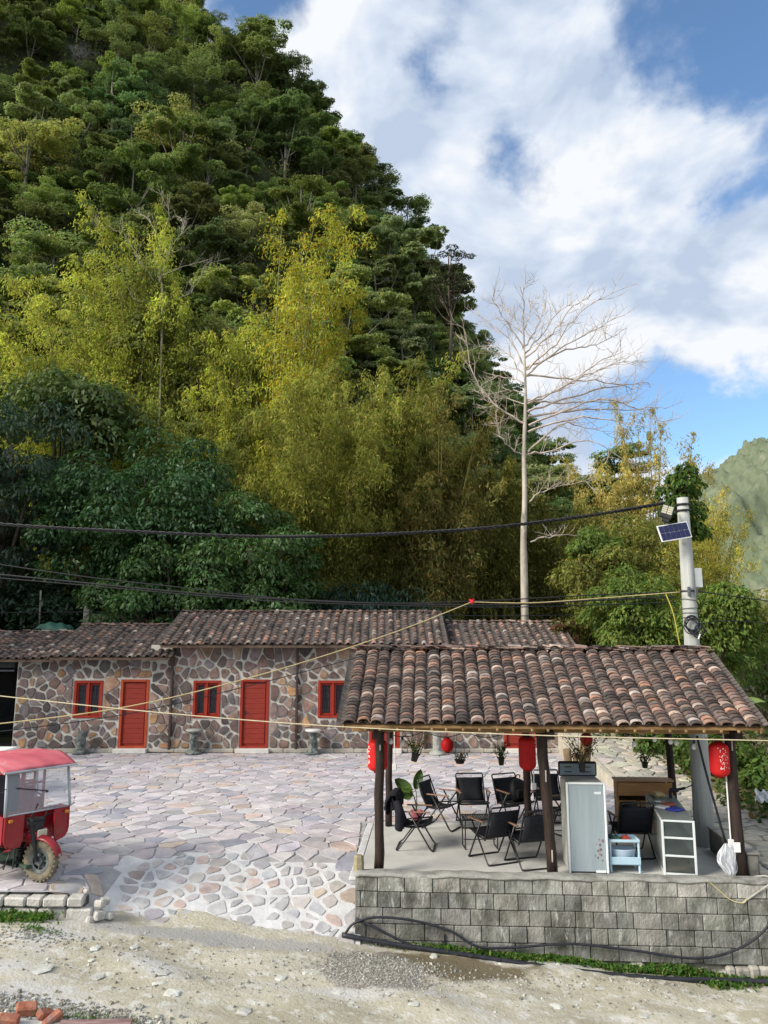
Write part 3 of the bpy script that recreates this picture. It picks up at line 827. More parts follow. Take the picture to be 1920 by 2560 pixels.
# carved stone pedestals in front of the wall
m_ped = mat('carved_stone', (.07, .085, .085), (.22, .235, .215), 9, bump=.7, bscale=26, lo=.42, hi=.58)
m_pedcap = mat('pedestal_cap', (.26, .27, .25), (.42, .42, .39), 6)
PED = [(201, 1881, .0, 'dark carved stone pedestal beside the leftmost red door', False), (483, 1884, 0, 'dark carved stone pedestal under the second window from left', True),
       (782, 1885, 0, 'carved stone pedestal with white round cap under the third window', True), (1093, 1886, 0, 'pale carved stone pedestal seen through the pavilion beside the small round lantern', True)]
for i, (px, py, z, lab, cap) in enumerate(PED):
    p = on(px, py, 0.0); p.y = min(p.y, HY - .32)
    p.x = (px - 960) / F / ray(px, py)[1] * p.y
    pe = empty('stone_pedestal', p, label=lab, cat='pedestal', group='carved stone pedestals along the house front')
    MB().lathe([(.235, 0), (.24, .035), (.20, .07), (.17, .09), (.165, .11)], 20).build('base', m_pedcap if i > 2 else m_ped, pe, True)
    sh = MB(); n = 28; prof = []
    V = []
    for j in range(15):
        z_ = .11 + .50 * j / 14
        for k in range(n):
            a = 2 * math.pi * k / n
            rr = .125 + .012 * math.sin(a * 5 + z_ * 21 + i) * math.sin(z_ * 33 + 2 * math.sin(a * 3)) + (.012 if j in (0, 14) else 0)
            V.append((rr * math.cos(a), rr * math.sin(a), z_))
    sh.add(V, [(j * n + k, j * n + (k + 1) % n, (j + 1) * n + (k + 1) % n, (j + 1) * n + k) for j in range(14) for k in range(n)] + [tuple(range(14 * n, 15 * n))])
    sh.build('shaft', mat('carved_stone_pale', (.22, .23, .21), (.40, .40, .37), 9, bump=.7, bscale=26) if i == 3 else m_ped, pe, True)
    capm = mat('marble_cap', (.62, .62, .60), (.74, .74, .72), 5, rough=.4) if i in (2, 3) else m_pedcap
    if cap:
        MB().lathe([(.14, .61), (.20, .63), (.235, .65), (.24, .675), (.22, .695), (.0, .70)], 20).build('cap', capm, pe, True)
    else:
        MB().lathe([(.14, .61), (.15, .62), (.135, .64), (.0, .645)], 20).build('cap', m_ped, pe, True)

# ================================================================ THE PAVILION
PA = R(-3.4); PO = Vector((-.08, 11.5, 0))
def PV(a, b, z=0.0):
    return Vector((PO.x + a * math.cos(PA) - b * math.sin(PA), PO.y + a * math.sin(PA) + b * math.cos(PA), z))
pav = empty('pavilion', PO, PA, label='open timber pavilion with tiled gable roof and dark posts', cat='pavilion')
m_post = mat('dark_timber', (.014, .009, .008), (.045, .026, .02), 7, stretch=(3, 3, .5), rough=.6, bump=.5, bscale=18, c3=(.10, .07, .055), scale3=5, lo3=.66, hi3=.74)
m_beam = mat('pale_timber', (.20, .115, .045), (.33, .20, .09), 4, stretch=(.7, 5, 5), rough=.7, bump=.3)
m_raft = mat('rafter_timber', (.26, .16, .07), (.40, .27, .14), 4, stretch=(4, .6, 4), rough=.7)
m_floor = mat('pavilion_floor', (.46, .455, .43), (.57, .565, .54), 1.6, bump=.15, bscale=20, c3=(.38, .37, .35), scale3=1.1, lo3=.56, hi3=.72, rough=.75)
fl = MB().box((2.5, 1.42, -.075), (5.55, 3.35, .15), .01); struct_floor = fl.build('floor_slab', m_floor, pav)
mk = MB(); mk.box((-.335, 1.35, -.02), (.115, 3.2, .05), .012); mk.build('kerb', m_white, pav)
rngp = np.random.default_rng(77)
EZ, RZ, EB, RB, REB = 2.09, 3.05, -.52, 1.37, 3.26     # eave / ridge heights and depths
A0, A1 = -.48, 5.27
for (a, b, top_a, w) in ((0, 0, .03, .135), (2.45, .0, -.10, .15), (5.03, 0, -.04, .165), (.0, 2.75, .02, .12), (2.46, 2.75, 0, .13), (5.0, 2.75, -.05, .13)):
    mb = MB(); pts = []; n = 9
    for k in range(n):
        t = k / (n - 1); pts.append((a + top_a * t + rngp.normal(0, .006), b + rngp.normal(0, .006), 2.12 * t))
    mb.tube(pts, [w / 2 * 1.02 * (1 + rngp.normal(0, .03)) for _ in range(n)], 8)
    p = mb.build('post', m_post, pav, True)
    if b == 0:                                     # pale mortice scars on the front posts
        for zz in ((1.72,) if a == 0 else (1.35, .28) if a < 3 else (1.8,)):
            MB().box((a + top_a * zz / 2.1 + .004, b - w / 2 * 1.10, zz), (.018, .014, .16 if a else .08), .003).build('mortice', mat('scar_wood', (.35, .30, .25), (.5, .46, .4), 8), p)
def beam(name, p0, p1, w, h, m=m_beam, bow=0.0):
    p0, p1 = Vector(p0), Vector(p1); d = p1 - p0; L = d.length
    q = d.to_track_quat('X', 'Z').to_matrix().to_4x4()
    return MB().box((0, 0, 0), (L, w, h), .008, Matrix.Translation((p0 + p1) / 2) @ q).build(name, m, pav)
beam('beam', (A0 + .1, -.04, 2.02), (A1 - .1, -.04, 2.02), .09, .15)
beam('beam', (A0 + .1, 2.75, 2.02), (A1 - .1, 2.75, 2.02), .09, .14)
beam('beam', (A0 + .05, RB, RZ - .14), (A1 - .05, RB, RZ - .14), .10, .14, m_post)
for f in (.35, .68):
    for (b0, b1) in ((EB, RB), (REB, RB)):
        beam('purlin', (A0 + .05, b0 + (b1 - b0) * f, EZ + (RZ - EZ) * f - .12), (A1 - .05, b0 + (b1 - b0) * f, EZ + (RZ - EZ) * f - .12), .07, .08, m_post)
for a in (-.03, 2.42, 5.0):
    beam('tie_beam', (a + .03, -.3, 1.935), (a + .03, 3.05, 1.935), .10, .12, m_post)
    beam('king_post', (a + .03, RB, 2.0), (a + .03, RB, RZ - .2), .09, .09, m_post)
nr = 25
for k in range(nr):
    a = A0 + .08 + (A1 - A0 - .16) * k / (nr - 1) + rngp.normal(0, .01)
    for (b0, b1) in ((EB + .01, RB), (REB - .01, RB)):
        z0 = EZ - .07 + .0
        beam('rafter', (a, b0, z0), (a, b1, RZ - .085), .035, .04, m_raft)
beam('eave_board', (A0, EB + .035, EZ - .03), (A1, EB + .035, EZ - .03), .025, .045, m_beam)
rf = MB().box(((A0 + A1) / 2, RB, RZ - .035), (A1 - A0, .10, .04)).build('roof', m_wood, pav)
sl = Vector((0, RB - EB, RZ - EZ)); tiled_slope(rf, (A0, EB, EZ), (1, 0, 0), sl, A1 - A0, sl.length, .200, .084, .182, .058, 300, 81)
slb = Vector((0, RB - REB, RZ - EZ)); tiled_slope(rf, (A0, REB, EZ), (1, 0, 0), slb, A1 - A0, slb.length, .200, .12, .182, .058, 0, 82)
ridge_tiles(rf, (A0 - .02, RB, RZ + .075), (A1 + .02, RB, RZ + .06), 83, 42, 3, .02)
for sx in (A0 + .02, A1 - .02):
    for (b0, b1) in ((EB, RB), (REB, RB)):
        beam('barge_board', (sx, b0, EZ - .055), (sx, b1, RZ - .055), .03, .09, m_beam)

# block retaining wall along the road
rwall = empty('retaining_wall', PV(-.3, -.3, -1.2), PA, label='weathered grey concrete block retaining wall below the pavilion', cat='wall')
m_block = mat('stained_block', (.13, .128, .11), (.37, .365, .33), 4.5, bump=1.0, bscale=34, tint='obj', c3=(.055, .055, .045), scale3=2.6, lo3=.49, hi3=.68, stretch=(1, 1, .6), lo=.34, hi=.68,
              c4=(.50, .51, .48), scale4=13, lo4=.57, hi4=.70, stretch4=(1, 1, .30))
m_wmort = mat('stained_mortar', (.085, .082, .07), (.20, .195, .17), 3, bump=.6, c3=(.05, .05, .04), scale3=2.2, lo3=.48, hi3=.66, c4=(.36, .36, .33), scale4=7, lo4=.6, hi4=.7)
core = MB(); WLEN = 7.4
core.box((WLEN / 2, .12, .62), (WLEN - .02, .20, 1.22)); core.build('core', m_wmort, rwall)
rb = np.random.default_rng(90)
for c in range(5):
    zt = 1.245 - c * .205; x = 0.0 if c % 2 == 0 else -.16
    while x < WLEN:
        w = rb.choice([.38, .38, .38, .30, .22]) + rb.uniform(-.02, .02)
        xa, xb = max(x, 0), min(x + w, WLEN); x += w + .009
        if xb - xa < .06: continue
        hh = .197
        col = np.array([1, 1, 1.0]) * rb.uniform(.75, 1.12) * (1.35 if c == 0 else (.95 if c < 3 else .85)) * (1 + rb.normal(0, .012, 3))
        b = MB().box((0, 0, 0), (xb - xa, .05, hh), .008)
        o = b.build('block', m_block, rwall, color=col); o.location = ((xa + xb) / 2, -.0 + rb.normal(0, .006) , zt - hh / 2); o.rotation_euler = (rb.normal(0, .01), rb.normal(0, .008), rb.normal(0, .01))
cap = MB(); cap.grid(lambda u, v: Vector((u * WLEN, -.035 + v * .28, 1.262 + .008 * math.sin(u * 40) + .006 * math.sin(u * 111 + v * 3) - .02 * (2 * v - 1) ** 8)), 120, 4)
cap.build('mortar_cap', mat('cap_mortar', (.22, .22, .20), (.36, .355, .33), 4, bump=.7, bscale=25, c3=(.14, .135, .115), scale3=3, lo3=.52, hi3=.68), rwall, True, solid=.03)
MB().box((1.22, -.034, .40), (.022, .02, .26), .002).build('weep_slot', m_dark, rwall)
foot = MB(); x = 2.2                                # rough stone footing at the low right end
while x < WLEN:
    w = rb.uniform(.12, .34); h = rb.uniform(.09, .2)
    foot.box((x + w / 2, -.03, .06 + rb.uniform(-.02, .1)), (w, .12, h), .03, rz=rb.normal(0, .12)); x += w * .9
foot.build('rubble_footing', mat('footing_stone', (.26, .245, .21), (.42, .40, .35), 5, bump=.8, c3=(.10, .10, .08), scale3=3), rwall)
swall = empty('parapet_wall', PV(5.2, .1), PA, label='low dark concrete parapet at the right side of the pavilion', cat='wall')
sb = MB().box((0, .62, .165), (.16, 1.5, .33), .02); sb.build('core', m_wmort, swall)
MB().box((0, .62, .34), (.19, 1.54, .03), .008).build('coping', mat('cap_mortar', (0, 0, 0)), swall)
stub = empty('stone_stub', PV(-.27, -.14, .06), PA, label='short broken stone stub on the left corner of the block wall', cat='stone')
MB().lathe([(.075, 0), (.08, .1), (.07, .19), (.05, .21)], 7).build('stump', mat('stub_stone', (.25, .21, .13), (.38, .33, .22), 8, bump=.8), stub)

# ================================================================ low block wall by the tricycle
lw = empty('low_wall', (-4.9, 10.68, -.6), 0, label='low broken wall of pale concrete blocks beside the tricycle', cat='wall')
m_lb = mat('pale_block', (.40, .385, .35), (.56, .54, .50), 5, bump=.8, bscale=24, c3=(.26, .25, .22), scale3=3, lo3=.54, hi3=.7)
rl = np.random.default_rng(13)
MB().box((-3.05, .14, .25), (8.0, .16, .50)).build('core', m_wmort, lw)
for c in range(3):
    x = -6.8
    while x < 1.12 - .08 * c:
        w = rl.uniform(.26, .42) if c < 2 else rl.uniform(.18, .34); h = .20 if c < 2 else .13
        if x + w > 1.25: break
        b = MB().box((0, 0, 0), (w - .02, .22 if c == 2 else .12, h - .012), .02)
        o = b.build('block', m_lb, lw); o.location = (x + w / 2, .02 + rl.normal(0, .012) + (.03 if c == 2 else 0), .1 + c * .205 + (0 if c < 2 else -.03)); o.rotation_euler = (rl.normal(0, .03), rl.normal(0, .03), rl.normal(0, .05)); x += w
for (x, y, z, s) in ((1.16, .05, .43, .12), (1.16, .03, .30, .14), (1.27, .10, .27, .11), (1.05, .0, .26, .13), (1.04, .02, .14, .14), (.95, .1, .575, .06), (1.17, .2, .42, .11)):
    b = MB().box((0, 0, 0), (s * 1.1, s * .9, s * .8), s * .16); o = b.build('block', m_lb, lw); o.location = (x, y, z); o.rotation_euler = (rl.normal(0, .15), rl.normal(0, .15), rl.normal(0, .6))
tank = empty('masonry_trough', at(-60, 1905, 17.5) * 1.0, 0, label='tan plastered trough with white rim behind the red tricycle', cat='trough')
tank.location = (-8.62, 17.2, 0)
MB().box((-.35, 0, .40), (1.5, .9, .80), .03).build('body', mat('tan_render', (.36, .28, .17), (.48, .38, .25), 3), tank)
MB().box((-.35, 0, .86), (1.56, .96, .10), .02).build('rim', mat('white_rim', (.72, .72, .70), (.8, .8, .78), 4), tank)

# walls standing behind the house
bw = empty('ruined_wall', (-9.6, 27.4, 0), 0, label='grey ruined block wall rising behind the left roof', cat='wall')
rk = np.random.default_rng(4)
m_grey = mat('grey_block', (.22, .215, .19), (.34, .33, .29), 3, bump=.6, c3=(.12, .12, .10), scale3=2, lo3=.52, hi3=.68)
for r in range(21):
    for k in range(4):
        if r > 19 - (k == 0) * 0 and k == 3: continue
        MB().box((-.65 + k * .41 + (.2 if r % 2 else 0) * .5, 0, .1 + r * .2), (.4, .2, .19), .008).build('block', m_grey, bw)
MB().box((-.95, -.1, 2.25), (.22, .3, 4.5), .02).build('pillar', m_grey, bw)
bw2 = empty('concrete_pillar', (-14.1, 27.3, 0), 0, label='square grey concrete pillar behind the far left roof', cat='pillar')
MB().box((0, 0, 2.05), (.45, .3, 4.1), .02).build('shaft', m_grey, bw2); MB().box((-1.2, 0, 1.85), (1.9, .2, 3.7), .02).build('infill', m_grey, bw2)
tarp = MB(); tarp.grid(lambda u, v: Vector(((u - .5) * 1.15, (v - .5) * .9, 3.72 + .26 * (1 - (2 * u - 1) ** 4) * (1 - (2 * v - 1) ** 4) + .05 * math.sin(u * 13) * math.sin(v * 9 + u * 5) - .12 * u)), 26, 16)
tag(tarp.build('green_tarpaulin', mat('green_tarp', (.02, .075, .055), (.04, .12, .085), 5, rough=.5), None, True, loc=(-11.15, 26.2, -.1), solid=.01), 'crumpled dark green tarpaulin lying behind the left roof', 'tarpaulin')
for (x, y, h, lab) in ((-12.0, 27.0, 5.0, 'thin leaning grey stake behind the far left roof'),):
    tag(MB().tube([(x, y, 0), (x - .15, y, h)], .03, 6).build('stake', mat('stake_wood', (.2, .18, .15), (.3, .28, .24), 6)), lab, 'stake')

# ================================================================ FOLIAGE
def leaf_quads(P, Nn, size, aspect, rng, axis=None):
    """rhombic folded leaves at P, normals about Nn; axis = preferred long direction"""
    n = len(P); Nn = Nn / (np.linalg.norm(Nn, axis=1, keepdims=True) + 1e-9)
    A = rng.normal(0, 1, (n, 3)) if axis is None else axis + rng.normal(0, .35, (n, 3))
    A -= Nn * (A * Nn).sum(1, keepdims=True); A /= (np.linalg.norm(A, axis=1, keepdims=True) + 1e-9)
    B = np.cross(Nn, A); s = np.asarray(size).reshape(-1, 1)
    V = np.empty((n, 4, 3), np.float32)
    V[:, 0] = P - A * s * .5; V[:, 2] = P + A * s * .5 - Nn * s * .12
    V[:, 1] = P + B * s * aspect * .5 + Nn * s * .06 ; V[:, 3] = P - B * s * aspect * .5 + Nn * s * .06
    return V.reshape(-1, 3), np.arange(n * 4, dtype=np.int32).reshape(-1, 4)
def vary(n, base, rng, amt=.22, hue=.12, alt=None, palt=.0):
    c = np.tile(np.array(base, np.float32), (n, 1))
    if alt is not None:
        k = rng.random(n) < palt; c[k] = alt
    c *= rng.uniform(1 - amt, 1 + amt, (n, 1)); c *= 1 + rng.normal(0, hue, (n, 3)) * np.array([1, .4, .8])
    return np.clip(np.repeat(c, 4, axis=0), .002, 1)
def sphere_dirs(n, rng, zmin=-1.0):
    z = rng.uniform(zmin, 1, n); a = rng.uniform(0, 2 * np.pi, n); r = np.sqrt(np.clip(1 - z * z, 0, 1))
    return np.stack([r * np.cos(a), r * np.sin(a), z], 1)
def clump_leaves(centres, radii, per, size, aspect, rng, base, zmin=-.35, up=.5, droop=.0, alt=None, palt=0, shell=.78, amt=.22):
    Ps, Ns, Ax, Cs = [], [], [], []
    for c, r in zip(centres, radii):
        d = sphere_dirs(per, rng, zmin); k = rng.uniform(shell, 1.06, (per, 1)) * (1 + .16 * np.sin(d[:, :1] * 7 + c[0]) * np.cos(d[:, 1:2] * 6 + c[1]))
        Ps.append(np.array(c) + d * np.array(r) * k)
        Ns.append(d * (1 - up) + np.array([0, 0, up]) + rng.normal(0, .38, (per, 3)))
        Ax.append(d * np.array([1, 1, .2]) - np.array([0, 0, droop]))
        Cs.append(np.full(per, rng.uniform(.82, 1.2)))
    P, Nn, Ax, Cs = np.concatenate(Ps), np.concatenate(Ns), np.concatenate(Ax), np.concatenate(Cs)
    V, Q = leaf_quads(P, Nn, size * rng.uniform(.65, 1.3, len(P)), aspect, rng, Ax if droop else None)
    col = vary(len(P), base, rng, amt, .1, alt, palt) * np.repeat(Cs, 4)[:, None]
    return V, Q, col
def crown_clumps(rng, K, rx, ry, rz, cz, cr, flat=.55, zmin=-.45, inner=.25):
    C, Rr = [], []
    d = sphere_dirs(K, rng, zmin)
    for i in range(K):
        k = rng.uniform(.62, .98) if rng.random() > inner else rng.uniform(.1, .6)
        C.append((d[i, 0] * rx * k, d[i, 1] * ry * k, cz + d[i, 2] * rz * k))
        s = cr * rng.uniform(.7, 1.35); Rr.append((s, s * rng.uniform(.8, 1.2), s * flat * rng.uniform(.75, 1.25)))
    return C, Rr
def trunk_mb(rng, h, r, C, nl=8, lean=.25, fork=.35):
    mb = MB(); top = Vector((rng.normal(0, lean), rng.normal(0, lean), h))
    pts = [Vector((0, 0, -.4)).lerp(top, t) + Vector((rng.normal(0, .06), rng.normal(0, .06), 0)) * (h * .12 * (t > 0)) for t in (0, .2, .4, .6, .8, 1)]
    mb.tube(pts, [r * 1.15, r, r * .85, r * .7, r * .5, r * .3], 7)
    idx = rng.choice(len(C), min(nl, len(C)), False)
    for i in idx:
        c = Vector(C[i]); b = pts[0].lerp(top, rng.uniform(fork, .85)); mid = b.lerp(c, .5) + Vector((0, 0, -.06 * h * rng.uniform(0, 1)))
        mb.tube(smoothpts([b, mid, c], 4), list(np.linspace(r * .45, r * .10, 9)), 5)
    return mb
m_bark = mat('bark_grey', (.16, .14, .115), (.30, .275, .235), 6, stretch=(1, 1, .35), bump=.6)
m_barkdark = mat('bark_dark', (.05, .04, .03), (.11, .085, .06), 6, stretch=(1, 1, .35), bump=.6)
m_leaf = leaf_mat('leaf', 0, .36); m_glossy = leaf_mat('glossy_leaf', .02, .24); m_bam = leaf_mat('bamboo_leaf', 0, .42)

# ---- forest on the hillside
RNG = np.random.default_rng(1001)
HT = []
def layered_crown(rng, H, W, boughs, plate, fill):
    """boughs at several heights, each carrying a few flat leaf plates; uneven, with gaps"""
    C, Rr = [], []; side = rng.uniform(0, 6.28); lean = rng.normal(0, .06 * H, 2)
    for b in range(boughs):
        t = rng.uniform(.28, 1.0) ** .8; a = rng.uniform(0, 6.28)
        prof = math.sin(math.pi * min(1, (t - .12) * 1.02)) ** .6 if t < .98 else .35
        r = W * prof * rng.uniform(.35, 1.0) * (1 + .3 * math.cos(a - side))
        c = np.array([lean[0] * t + r * math.cos(a), lean[1] * t + r * math.sin(a), H * t])
        for k in range(rng.integers(2, 5)):
            s = plate * rng.uniform(.55, 1.25); q = c + np.array([rng.normal(0, plate * .75), rng.normal(0, plate * .75), rng.normal(0, plate * .25)])
            C.append(tuple(q)); Rr.append((s, s * rng.uniform(.75, 1.25), s * rng.uniform(.28, .55)))
    for k in range(fill):
        t = rng.uniform(.2, .9); s = plate * rng.uniform(.6, 1.1)
        C.append((lean[0] * t + rng.normal(0, W * .22), lean[1] * t + rng.normal(0, W * .22), H * t)); Rr.append((s, s, s * .8))
    return C, Rr
specs = [(6.4, 2.7, 15, .82, 5, .25, (.222, .258, .100)), (8.2, 3.0, 17, .90, 6, .28, (.178, .218, .090)), (7.2, 2.2, 14, .80, 6, .24, (.122, .168, .076)),
         (6.6, 3.5, 16, .92, 4, .23, (.250, .282, .115)), (9.6, 2.3, 17, .80, 6, .26, (.160, .206, .092)), (5.6, 2.4, 13, .78, 4, .22, (.262, .246, .115)),
         (7.6, 3.2, 19, .70, 3, .30, (.196, .222, .100)), (5.0, 3.0, 14, .95, 6, .24, (.146, .192, .080))]
for k, (H, W, nb, plate, fill, ls, base) in enumerate(specs):
    C, Rr = layered_crown(RNG, H, W, nb, plate, fill)
    V, Q, col = clump_leaves(C, Rr, int(14500 / len(C)), ls * .76, .55, RNG, base, zmin=-.3, up=.36, alt=(base[0] * 1.35, base[1] * 1.22, base[2] * 1.1), palt=.18, shell=.6)
    crown = np_mesh('crown', V, Q, m_leaf, False, col)
    trunk = trunk_mb(RNG, H * .9, .12, C, 9, fork=.2).mesh('trunk', m_bark, True)
    HT.append((crown, trunk))
HLAB = ['flat light green tree', 'broad mid green tree', 'round dense dark green tree', 'wide layered pale green tree', 'tall narrow green tree', 'olive brown tree', 'open fine leaved green tree', 'low bushy green tree']
def hill_label(k, s, px, py):
    size = 'small' if s < .88 else ('large' if s > 1.08 else 'medium')
    row = 'near the hilltop' if py < 150 else 'on the upper hillside' if py < 380 else 'halfway uphill' if py < 600 else 'low on the hillside' if py < 820 else 'at the hill foot'
    colm = 'by the left edge' if px < 140 else 'left of the pale bare tree' if px < 330 else 'above the pale bare tree' if px < 520 else 'above the golden bamboo' if px < 760 else 'towards the right shoulder' if px < 960 else 'on the right skyline' if px < 1180 else 'behind the tall bare tree'
    return '%s %s %s, %s' % (size, HLAB[k], row, colm)
rh = np.random.default_rng(2024); placed = []
def seen(x, y, z):
    p = Vector((x, y, z - CAM_H)); f = p.y * math.cos(PITCH) + p.z * math.sin(PITCH); u = -p.y * math.sin(PITCH) + p.z * math.cos(PITCH)
    return 960 + F * p.x / f, 1280 - F * u / f
tries = 0
while len(placed) < 296 and tries < 14000:
    tries += 1
    x, y = rh.uniform(-48, 27), 41.5 + 46 * rh.random() ** .9
    z = hillz(x, y); px, py = seen(x, y, z + 4)
    if not (-160 < px < 1560) or not (-330 < py < 1450): continue
    if z < 5 and x > 8 and rh.random() < .5: continue
    if px > 1270 and py < 1240: continue
    dmin = 2.4 + 1.1 * rh.random() + (y - 40) * .012
    if any((x - a) ** 2 + (y - b) ** 2 + ((z - c) * .6) ** 2 < dmin ** 2 for a, b, c in placed): continue
    placed.append((x, y, z))
    k = int(rh.choice(8, p=[.17, .16, .13, .16, .12, .05, .11, .10])); s = rh.uniform(.68, 1.30) * (1 if z < 50 else .9)
    t = empty('hillside_tree', (x, y, z - .7), rh.uniform(0, 6.28), hill_label(k, s, px, py), 'tree', 'trees of the hillside forest')
    t.scale = (s, s, s * rh.uniform(.85, 1.15))
    g_ = rh.uniform(.80, 1.5); tint = (g_ * rh.uniform(.86, 1.10), g_, g_ * rh.uniform(.75, 1.25))
    link('crown', HT[k][0], t, tint); link('trunk', HT[k][1], t)
# undergrowth over the whole slope: uncountable
n = 120000; X = rh.uniform(-50, 30, n); Yy = 40 + 48 * rh.random(n)
Z = np.array([hillz(a, b) for a, b in zip(X[:42000], Yy[:42000])])
X, Yy = X[:42000], Yy[:42000]
P0 = np.stack([X, Yy, Z + .1], 1)
P = np.repeat(P0, 6, axis=0) + rh.normal(0, 1, (252000, 3)) * np.array([.55, .55, .55]) + np.array([0, -.2, .5])
Nn = np.tile(np.array([0, -.55, .6]), (len(P), 1)) + rh.normal(0, .5, (len(P), 3))
V, Q = leaf_quads(P, Nn, .36 * rh.uniform(.6, 1.4, len(P)), .6, rh)
patch = np.array([.7 + .5 * (bump2(a * 1.7, b * 1.9) > 0) for a, b in zip(X, Yy)])
col = vary(len(P), (.115, .145, .055), rh, .4, .14, (.20, .165, .085), .14) * np.repeat(np.repeat(patch, 6), 4)[:, None]
tag(link('hill_undergrowth', np_mesh('hill_undergrowth', V, Q, m_leaf, False, col)), 'tangled green undergrowth covering the steep hillside', 'undergrowth', kind='stuff')

# ---- big dark evergreen trees behind the house
def evergreen(name, loc, K, rx, ry, rz, cz, cr, per, size, base, label, seed, trunk_h, tr=.28, aspect=.42, flat=.75, droop=.55, alt=None, palt=.1, zmin=-.75, m=None, cat='tree', group=None, tmat=None, inner=.2, nl=10):
    rg = np.random.default_rng(seed)
    t = empty(name, loc, 0, label, cat, group)
    C, Rr = crown_clumps(rg, K, rx, ry, rz, cz, cr, flat, zmin, inner)
    V, Q, col = clump_leaves(C, Rr, per, size, aspect, rg, base, zmin=-.45, up=.45, droop=droop, alt=alt, palt=palt, amt=.3)
    link('crown', np_mesh('crown', V, Q, m or m_glossy, False, col), t)
    link('trunk', trunk_mb(rg, trunk_h, tr, C, nl).mesh('trunk', tmat or m_barkdark, True), t)
    return t
DG = (.054, .118, .042)
evergreen('evergreen_tree', (-9.4, 29.6, .2), 76, 4.8, 3.2, 4.4, 6.7, 1.0, 400, .21, DG, 'large rounded dark green tree behind the left roof', 311, 8.5, alt=(.10, .165, .07), palt=.18, zmin=-.95)
evergreen('evergreen_tree', (-4.9, 28.2, .1), 48, 2.4, 2.2, 3.1, 5.5, .78, 380, .19, (.080, .155, .048), 'smaller bright edged evergreen tree right of the large dark one', 312, 6.5, alt=(.085, .12, .04), palt=.2)
evergreen('evergreen_tree', (-7.4, 27.4, .1), 44, 3.2, 1.6, 2.1, 4.4, .72, 360, .18, (.075, .145, .046), 'low leafy green tree just over the tiled roof', 313, 4.5, alt=(.07, .11, .04), palt=.2)
evergreen('evergreen_tree', (-15.6, 30.0, .2), 54, 3.6, 3.0, 5.8, 7.9, .85, 280, .29, (.058, .096, .060), 'tall tree with long drooping leaves at the left edge', 314, 11, aspect=.28, droop=1.3, alt=(.085, .125, .09), palt=.15)
evergreen('evergreen_tree', (-14.6, 33.5, .6), 34, 3.6, 2.6, 2.0, 12.2, 1.15, 260, .30, (.12, .165, .055), 'pale green tree top behind the drooping tree at left', 315, 12, droop=.6)
evergreen('fern_tree', (-1.2, 29.5, .2), 36, 4.2, 1.6, 1.3, 3.4, .95, 230, .25, (.018, .046, .030), 'low dark ferny bush behind the main roof', 316, 3.0, aspect=.22, droop=.9, tr=.1, cat='bush')
evergreen('evergreen_tree', (-13.0, 28.3, 0), 26, 2.4, 1.3, 1.2, 3.7, .8, 220, .24, (.022, .045, .022), 'dim low shrub behind the far left roof', 317, 3.2, tr=.1, cat='bush')

# ---- bamboo
def bamboo(name, loc, nculm, h, spread, leaves, base, label, seed, lean=(0, 0), alt=(.44, .40, .11), palt=.2, leaf=.20, tmin=.34, group='bamboo clumps behind the house', droop=.62, plume=.62, r0=.8, culm_col=None, aspect=.24):
    """arching culms, each carrying soft drooping clouds of narrow leaves over its upper part"""
    rg = np.random.default_rng(seed); t = empty(name, loc, 0, label, 'bamboo', group)
    cm = MB(); Ps, Ax, Nn_, Cs = [], [], [], []
    for c in range(nculm):
        a = 6.283 * (c + rg.uniform(-.4, .4)) / nculm * 1.0 + rg.normal(0, .2); rr = r0 * math.sqrt(rg.random()); b = np.array([rr * math.cos(a), rr * math.sin(a), -.3])
        hh = h * rg.uniform(.55, 1.0); sp = spread * rg.uniform(.25, 1.1)
        out = np.array([math.cos(a) * sp + lean[0], math.sin(a) * sp * .8 + lean[1], 0])
        def cp(t_):
            t_ = np.asarray(t_, float)[:, None]
            return b + out * (t_ ** 2.1) + np.array([0, 0, hh]) * (t_ - droop * np.clip(t_ - .55, 0, 1) ** 2 * 1.5)
        cm.tube(cp(np.linspace(0, 1, 11)), list(np.linspace(.055, .008, 11) * (.6 + .022 * h)), 5)
        tone = rg.uniform(.70, 1.32); nc = rg.integers(13, 19)
        for k in range(nc):
            tt = tmin + (1 - tmin) * (k + rg.uniform(.1, .9)) / nc
            s = plume * rg.uniform(.45, 1.25) * (.55 + .75 * math.sin(math.pi * min(1, (tt - tmin) / (1 - tmin) * .86 + .12)))
            ctr = cp([tt])[0] + np.array([rg.normal(0, s * .5), rg.normal(0, s * .5), rg.normal(0, s * .2)])
            n = int(leaves * 1.75 / nc * rg.uniform(.7, 1.3)); d = sphere_dirs(n, rg, -.75)
            P = ctr + d * np.array([s * .85, s * .85, s * .8]) * rg.uniform(.25, 1.08, (n, 1)) + np.array([0, 0, -.45]) * (rg.random((n, 1)) ** 2)
            Ps.append(P); Ax.append(d * np.array([.8, .8, .2]) + np.array([0, 0, -.9]) + rg.normal(0, .3, (n, 3)))
            Nn_.append(d + np.array([0, -.1, .35]) + rg.normal(0, .55, (n, 3))); Cs.append(np.full(n, tone * rg.uniform(.8, 1.22)))
    P, Ax, Nn, Cs = np.concatenate(Ps), np.concatenate(Ax), np.concatenate(Nn_), np.concatenate(Cs)
    V, Q = leaf_quads(P, Nn, leaf * rg.uniform(.6, 1.4, len(P)), aspect, rg, Ax)
    col = vary(len(P), base, rg, .25, .08, alt, palt) * np.repeat(Cs, 4)[:, None]
    link('leaves', np_mesh('leaves', V, Q, m_bam, False, np.clip(col, .004, .9)), t)
    cm.build('culms', culm_col or mat('bamboo_culm', (.12, .12, .03), (.26, .24, .07), 3, stretch=(1, 1, .5), bump=.1, rough=.5), t, True)
    return t
YG = (.44, .46, .095); OL = (.265, .27, .070)
